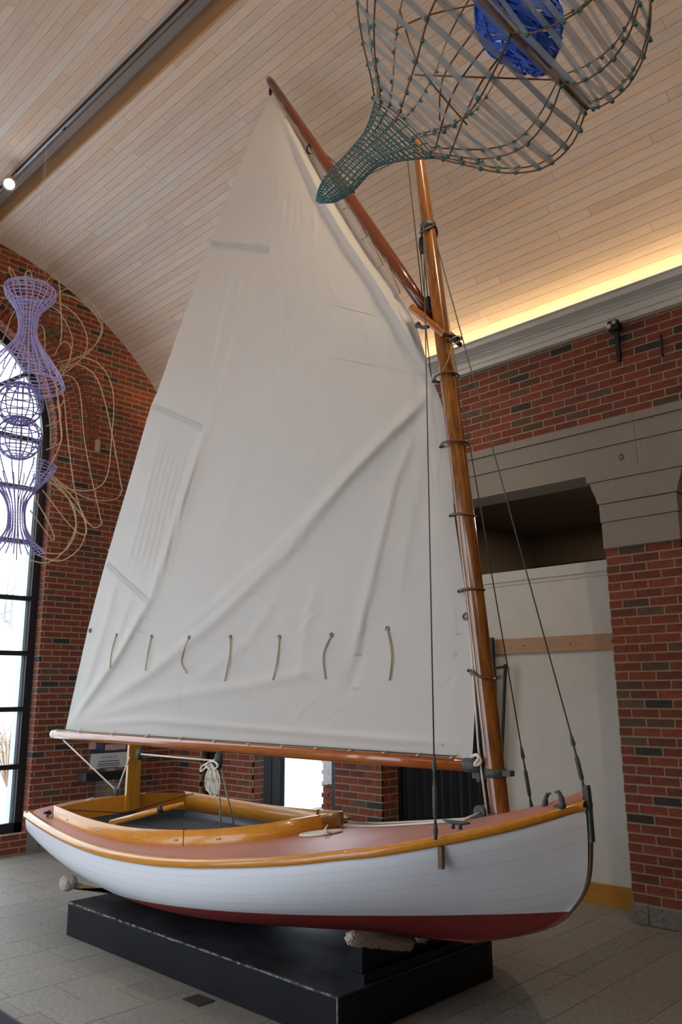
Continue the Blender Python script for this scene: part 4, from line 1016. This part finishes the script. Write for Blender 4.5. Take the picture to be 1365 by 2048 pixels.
# bow ironwork
sh = Vector((-1.985, Y0, 1.10))
add(MB().prism([(-1.965, Y0-.016, 1.16), (-1.962, Y0-.016, .95), (-1.985, Y0-.016, .945), (-1.99, Y0-.016, .97), (-1.985, Y0-.016, 1.05), (-2.02, Y0-.016, 1.09), (-2.06, Y0-.016, 1.105), (-2.06, Y0-.016, 1.14), (-2.0, Y0-.016, 1.145), (-1.985, Y0-.016, 1.20), (-1.968, Y0-.016, 1.20)], (0, .032, 0)), 'stemhead_fitting', 'bronze', smooth=False)
by = Y0-.115; cL, cR = WY(1086, 1622, by), WY(1131, 1612, by); cm = (cL+cR)/2; ex = (cR-cL)/2
mb = MB().tube([cL, cL+ex*.2, cR-ex*.2, cR], [.006, .012, .012, .006], 8)
for k in (-1, 1): mb.tube(spline([cm+ex*k*.80, cm+ex*k*.72+Vector((0, 0, .036)), cm+ex*k*.52+Vector((0, 0, .066)), cm+ex*k*.20+Vector((0, 0, .070))], 5), [.017]*3+[.014]*4+[.010]*5+[.005]*4, 8)
add(mb, 'bow_chock', 'bronze')

# ================================================================== donation stand
DXp = -8.30
q = lambda x, y, X=DXp: WX(x, y, X)
dn = thing('donation_box', (DXp, q(215, 1550).y, 0), 'clear acrylic donation box with a DONATE card against the brick gable', 'donation box')
y0, y1 = q(174, 1520).y, q(262, 1520).y; zt_, zm, zl_ = q(215, 1484).z, q(215, 1511).z, q(215, 1541).z
MB().box(DXp-.012, DXp-.004, y0, y1, zl_-.02, zt_+.25).build('acrylic_back', M['acrylic'], dn)
MB().box(DXp-.003, DXp, y0+.03, y1-.01, zm-.01, zt_+.22).build('picture_print', M['navy'], dn)
for (a, b, c_, d_, m_) in ((178, 193, 1484, 1499, 'pinkprint'), (194, 207, 1484, 1500, 'purpleprint'), (210, 252, 1487, 1501, 'pinkprint')):
    A1, B1 = q(a, d_), q(b, c_); MB().box(DXp, DXp+.0015, A1.y, B1.y, A1.z, B1.z).build('picture_shape', M[m_], dn)
A1, B1 = q(180, 1539), q(255, 1507); cardz0, cardz1 = A1.z, q(215, 1506).z
MB().box(DXp, DXp+.004, A1.y, B1.y, cardz0, cardz1).build('notice_card', M['paper'], dn)
cvx = D.curves.new('donate_text', 'FONT'); cvx.body = 'DONATE'; cvx.size = .075; cvx.align_x = 'CENTER'; cvx.space_character = 1.15; cvx.extrude = .0006
to = D.objects.new('donate_text', cvx); C.objects.link(to); bpy.context.view_layer.update()
me = D.meshes.new_from_object(to.evaluated_get(bpy.context.evaluated_depsgraph_get())); D.objects.remove(to)
me.materials.clear(); me.materials.append(M['ink'])
wdt = max(v.co.x for v in me.vertices)-min(v.co.x for v in me.vertices); kx = (q(233, 1514).y-q(203, 1514).y)/wdt
tp = q(218, 1517)
for v in me.vertices: x, y, z = v.co; v.co = (DXp+.005+z, tp.y+x*kx, tp.z+y*kx)
link(D.objects.new('donate_lettering', me), dn)
mb = MB()
for (a, b, y) in ((197, 238, 1523), (195, 239, 1528), (194, 240, 1532), (199, 237, 1536)):
    A1, B1 = q(a, y+.5), q(b, y); mb.box(DXp+.004, DXp+.0048, A1.y, B1.y, A1.z-.006, A1.z+.006)
mb.build('small_print', M['ink'], dn)['kind'] = 'stuff'
za, zb_ = q(215, 1560).z, q(215, 1543).z
MB().box(DXp-.18, DXp+.02, q(171, 1550).y, q(258, 1550).y, za, zb_).build('black_tray', M['black'], dn)
for yy in (q(193, 1590).y, q(252, 1590).y): MB().box(DXp-.16, DXp, yy-.012, yy+.012, .02, za).build('acrylic_leg', M['acrylic'], dn)
MB().box(DXp-.15, DXp-.01, q(193, 1590).y+.012, q(252, 1590).y-.012, .30, za-.002).build('acrylic_box', M['acrylic'], dn)
MB().tube([(DXp, q(226, 1556).y, q(226, 1556).z-.03), (DXp+.01, q(226, 1556).y, q(226, 1556).z-.03)], .014, 12).build('lock', M['brass'], dn)
MB().box(DXp-.19, DXp+.03, q(185, 1590).y, q(258, 1590).y, 0, .02).build('foot_plate', M['acrylic'], dn)

# ================================================================== hanging woven sculptures
random.seed(21)
def rings(st, Yp, n, depth=.9):
    out = []
    for (L, R) in st:
        a, b = WY(*L, Yp), WY(*R, Yp); c = (a+b)/2; e = (b-a)/2; r = e.length; dd = Vector((0, 1, 0))*r*depth
        out.append([c+e*cos(2*pi*j/n)+dd*sin(2*pi*j/n) for j in range(n)])
    return out
def dens(st, k):
    L = spline([Vector((*s[0], 0)) for s in st], k); R = spline([Vector((*s[1], 0)) for s in st], k)
    return [((a.x, a.y), (b.x, b.y)) for a, b in zip(L, R)]
NP = 2.75
nt = thing('teal_net_sculpture', WY(1000, 150, NP), 'large hanging fish-trap sculpture of teal twine, cane hoops and grey ribbon', 'sculpture')
TAIL = [((634, 402), (638, 406)), ((648, 375), (664, 401)), ((672, 345), (697, 378)), ((712, 303), (742, 332)), ((750, 262), (790, 315)), ((778, 215), (850, 304))]
BELL = [((778, 215), (850, 304)), ((785, 175), (905, 312)), ((789, 120), (970, 318)), ((795, 60), (1040, 298)), ((812, -20), (1095, 240)), ((870, -120), (1124, 168))]
LOBE = [((870, -120), (1124, 168)), ((935, -140), (1160, 166)), ((1010, -160), (1215, 130)), ((1080, -170), (1258, 70)), ((1150, -180), (1279, 0)), ((1190, -230), (1278, -70))]
NL = 18
def longs(R, m, r, nm, step=1):
    for j in range(0, len(R[0]), step): MB().tube([ring[j] for ring in R], r, 5).build(nm, M[m], nt, True, False)
R1 = rings(dens(TAIL, 6), NP, NL); longs(R1, 'teal', .0034, 'tail_rib')
mb = MB(); mb2 = MB()
for i in range(0, len(R1), 1):
    mb.tube(R1[i], .0030, 5, closed=True)
mb.build('tail_weave', M['teal'], nt, True, False)['kind'] = 'stuff'
for i in range(19, len(R1)-1, 2): mb2.ribbon(R1[i]+[R1[i][0]], (R1[i+1][0]-R1[i][0]).normalized(), .016)
mb2.build('tail_ribbon', M['organza'], nt, False, False)['kind'] = 'stuff'
NL = 12
R2 = rings(dens(BELL, 6), NP, NL); longs(R2, 'dcane', .0042, 'bell_cane', 1)
R3 = rings(dens(LOBE, 6), NP, NL); longs(R3, 'dcane', .0042, 'lobe_cane', 1)
kn = MB()
for nm, R in (('bell', R2), ('lobe', R3)):
    for i in range(2, len(R), 3):
        a = [p+Vector((random.uniform(-.012, .012), 0, random.uniform(-.012, .012))) for p in R[i]]; ax_ = [(R[min(i+1, len(R)-1)][j]-R[i-1][j]).normalized() for j in range(NL)]
        MB().ribbon(a+[a[0]], ax_+[ax_[0]], .026).build(nm+'_ribbon', M['organza'], nt, False, False)
        for j in range(NL): kn.obox(a[j], Vector((.007, 0, 0)), Vector((0, .007, 0)), Vector((0, 0, .007)))
for i in (len(R2)-1,): MB().tube(R2[i], .010, 7, closed=True).tube([p+Vector((.02, 0, .015)) for p in R2[i]], .006, 6, closed=True).build('mouth_hoop', M['dcane'], nt, True, False)
kn.build('knots', M['teal'], nt, False, False)['kind'] = 'stuff'
mb = MB()
for (a, b) in (((790, 60), (1000, 0)), ((800, 20), (935, 250)), ((830, 150), (1120, 160)), ((870, 300), (1000, 60)), ((900, 310), (1070, 30)), ((950, 60), (880, 240)), ((1120, 160), (1000, 0)), ((1120, 165), (985, -40))):
    A1, B1 = WY(*a, NP-.25), WY(*b, NP+.1); MB().tube(spline([A1, (A1+B1)/2+Vector((0, -.10, -.06)), B1], 6), .0042, 5).build('loose_cane', M['dcane'], nt, True, False)
for (x, y) in ((900, -60), (1060, -60)): 
    A1 = WY(x, y, NP); MB().tube([A1, Vector((A1.x, A1.y, vp(RV*math.asin((A1.y-YC)/RV)).z-.004))], .0015, 4).build('hanging_thread', M['wire'], nt, False, False)
bb = thing('blue_woven_basket', WY(1040, 60, NP), 'bright blue woven ribbon basket hanging inside the teal net', 'sculpture')
BAS = [((1030, 124), (1045, 126)), ((985, 112), (1078, 128)), ((968, 70), (1098, 95)), ((970, 20), (1112, 40)), ((985, -20), (1110, -10)), ((1000, -60), (1080, -50))]
RB = rings(dens(BAS, 4), NP, 14)
mb = MB()
for i in range(0, len(RB)-1, 1):
    ax_ = [(RB[min(i+1, len(RB)-1)][j]-RB[max(i-1, 0)][j]).normalized() for j in range(14)]
    o_ = [Vector((random.uniform(-.008, .008), random.uniform(-.008, .008), random.uniform(-.008, .008))) for _ in range(14)]
    pts = [RB[i][j]+o_[j] for j in range(14)]; mb.ribbon(pts+[pts[0]], ax_+[ax_[0]], .022 if i % 4 else .034)
mb.build('blue_ring_ribbon', M['blue'], bb, False, False)
for sgn in (1, -1):
    mb = MB()
    for j in range(0, 14, 2):
        pts = [RB[i][(j+sgn*i//3) % 14]*1.0 for i in range(len(RB))]; mb.tube(pts, .007, 5)
    mb.build('blue_cross_ribbon', M['blue'], bb, False, False)
A1 = WY(1060, 118, NP); MB().tube([A1, A1+Vector((.03, 0, -.005))], .03, 14).build('end_disc', M['rope'], bb)
A1 = WY(1040, -56, NP); MB().tube([A1, Vector((A1.x, A1.y, vp(RV*math.asin((A1.y-YC)/RV)).z-.004))], .0015, 4).build('hanging_thread', M['wire'], bb, False, False)

PXX = -6.88
pu = thing('lilac_woven_sculpture', WX(40, 1100, PXX), 'tall lilac woven jellyfish-like sculpture with looping rattan canes before the arched window', 'sculpture')
def ring_px(cx, cy, r, n=22, sq=.95):
    c = WX(cx, cy, PXX); R_ = (WX(cx+r, cy, PXX)-c).length
    return [c+Vector((R_*sq*cos(2*pi*j/n), R_*sin(2*pi*j/n), 0)) for j in range(n)]
UP_ = [(61, 578, 45), (61, 592, 44), (59, 608, 33), (57, 624, 22), (56, 645, 17), (55, 665, 17), (54, 682, 22), (52, 698, 32), (50, 715, 45), (48, 732, 58), (46, 750, 70), (45, 768, 75)]
LO_ = [(36, 928, 70), (36, 942, 64), (35, 958, 52), (34, 975, 38), (33, 995, 24), (33, 1015, 17), (33, 1035, 16), (33, 1055, 18), (33, 1072, 26), (33, 1088, 38), (33, 1100, 52)]
M['lilac'] = mat('light_lilac_ribbon', (.40, .36, .70), .7)
def funnel(ST, k, wd, nm, rm='purple'):
    S2 = spline([Vector(s) for s in ST], k); R = [ring_px(*s) for s in S2]
    mb = MB()
    for j in range(22): mb.tube([r[j] for r in R], .0055, 4)
    mb.build(nm+'_rib', M[rm], pu, False, False)['kind'] = 'stuff'
    mb = MB()
    for i in range(len(R)):
        ax_ = [(R[min(i+1, len(R)-1)][j]-R[max(i-1, 0)][j]).normalized() for j in range(22)]
        w_ = wd[0]+(wd[1]-wd[0])*abs(i/len(R)-.5)*2; q_ = [p+Vector((0, 0, random.uniform(-.006, .006))) for p in R[i]]; mb.ribbon(q_+[q_[0]], ax_+[ax_[0]], w_*random.uniform(.7, 1.6))
    mb.build(nm+'_ribbon', M['lilacband'], pu, False, False)['kind'] = 'stuff'
    return R
RU = funnel(UP_, 3, (.006, .015), 'upper_funnel', 'lilac'); RL = funnel(LO_, 3, (.004, .007), 'lower_funnel')
def ball(cx, cy, r, nm):
    c = WX(cx, cy, PXX); Rr = (WX(cx+r, cy, PXX)-c).length; mb = MB(); mc = MB()
    for k in range(1, 9):
        a = pi*k/9; mb.tube([c+Vector((Rr*sin(a)*cos(2*pi*j/20), Rr*sin(a)*sin(2*pi*j/20), Rr*cos(a))) for j in range(20)], .0062, 4, closed=True)
    for j in range(12):
        b = 2*pi*j/12; mb.tube([c+Vector((Rr*sin(pi*k/14)*cos(b), Rr*sin(pi*k/14)*sin(b), Rr*cos(pi*k/14))) for k in range(15)], .0062, 4)
    for s in (1, -1):
        for k in range(1, 4):
            a = .22*k; mc.ribbon([c+Vector((Rr*sin(a)*cos(2*pi*j/20), Rr*sin(a)*sin(2*pi*j/20), s*Rr*cos(a))) for j in range(21)], [Vector((cos(2*pi*j/20), sin(2*pi*j/20), -.3*s)).normalized() for j in range(21)], .03)
    mb.build(nm, M['purple'], pu, False, False); mc.build(nm+'_ribbon', M['lilacband'], pu, False, False)['kind'] = 'stuff'
ball(40, 808, 42, 'upper_ball'); ball(38, 876, 42, 'lower_ball')
MB().tube([WX(56, 600, PXX), WX(48, 760, PXX), WX(38, 930, PXX), WX(33, 1120, PXX)], .005, 5).build('core_cane', M['dcane'], pu)
LP = [[(105, 595), (135, 577), (165, 585), (195, 620), (206, 655), (195, 685), (165, 710), (120, 735)], [(107, 592), (130, 590), (165, 605), (195, 635), (203, 660), (190, 690), (160, 720), (118, 745)], [(100, 603), (130, 612), (160, 640), (175, 680), (165, 715), (125, 750)],
      [(95, 610), (120, 625), (143, 670), (143, 700), (135, 730), (120, 755)], [(86, 572), (108, 549), (118, 565), (122, 620), (124, 660), (120, 690)], [(50, 568), (51, 548), (57, 541), (63, 548), (64, 568)], [(37, 565), (26, 542), (18, 534), (22, 548), (29, 566)],
      [(115, 725), (165, 715), (200, 730), (222, 765), (228, 810), (224, 870), (215, 950), (190, 978), (150, 980), (95, 965)], [(118, 740), (150, 728), (185, 745), (205, 785), (225, 870), (241, 960), (243, 985), (225, 1000), (180, 998), (135, 975), (98, 945)],
      [(120, 750), (145, 755), (160, 785), (168, 870), (180, 940), (200, 1030), (202, 1048), (190, 1055), (172, 1040), (100, 950)], [(125, 780), (130, 810), (135, 870), (150, 980), (172, 1050), (168, 1070), (140, 1050), (85, 980)],
      [(95, 950), (130, 985), (150, 1030), (150, 1070), (125, 1105), (85, 1105)], [(97, 945), (150, 1000), (172, 1050), (160, 1095), (120, 1122), (75, 1110)], [(90, 955), (140, 1000), (152, 1050), (130, 1100), (95, 1125), (60, 1120)],
      [(72, 1000), (95, 1040), (108, 1072), (103, 1078), (78, 1045), (60, 1020)], [(110, 770), (128, 795), (120, 812), (95, 820)], [(112, 780), (122, 830), (112, 845), (92, 852)], [(115, 800), (122, 860), (120, 885), (92, 900)], [(112, 760), (121, 840), (123, 880), (105, 925)],
      [(70, 655), (82, 650), (89, 665), (89, 700), (80, 720)], [(108, 712), (120, 690), (132, 683), (143, 700), (138, 725)], [(20, 585), (0, 570), (-25, 575), (-45, 610)], [(22, 600), (0, 595), (-30, 605), (-60, 650)], [(36, 612), (22, 635), (12, 665), (-5, 700)],
      [(-20, 740), (-70, 720), (-120, 780), (-130, 900), (-100, 980), (-25, 960)], [(-22, 750), (-60, 745), (-95, 820), (-110, 960), (-80, 1030), (-20, 960)]]
for k, P in enumerate(LP):
    n = len(P); dx = random.uniform(-.10, .22)
    pts = [WX(x, y, PXX+dx*sin(pi*i/(n-1))) for i, (x, y) in enumerate(P)]
    MB().tube(spline(pts, 8), .0052, 6).build('rattan_loop', M['cane'], pu, True, False)
for (x, y) in ((62, 572), (76, 572), (90, 574)): MB().tube([WX(x, y+10, PXX), HK-Vector((0, 0, .085))], .0012, 4).build('hanging_thread', M['rope'], pu, False, False)
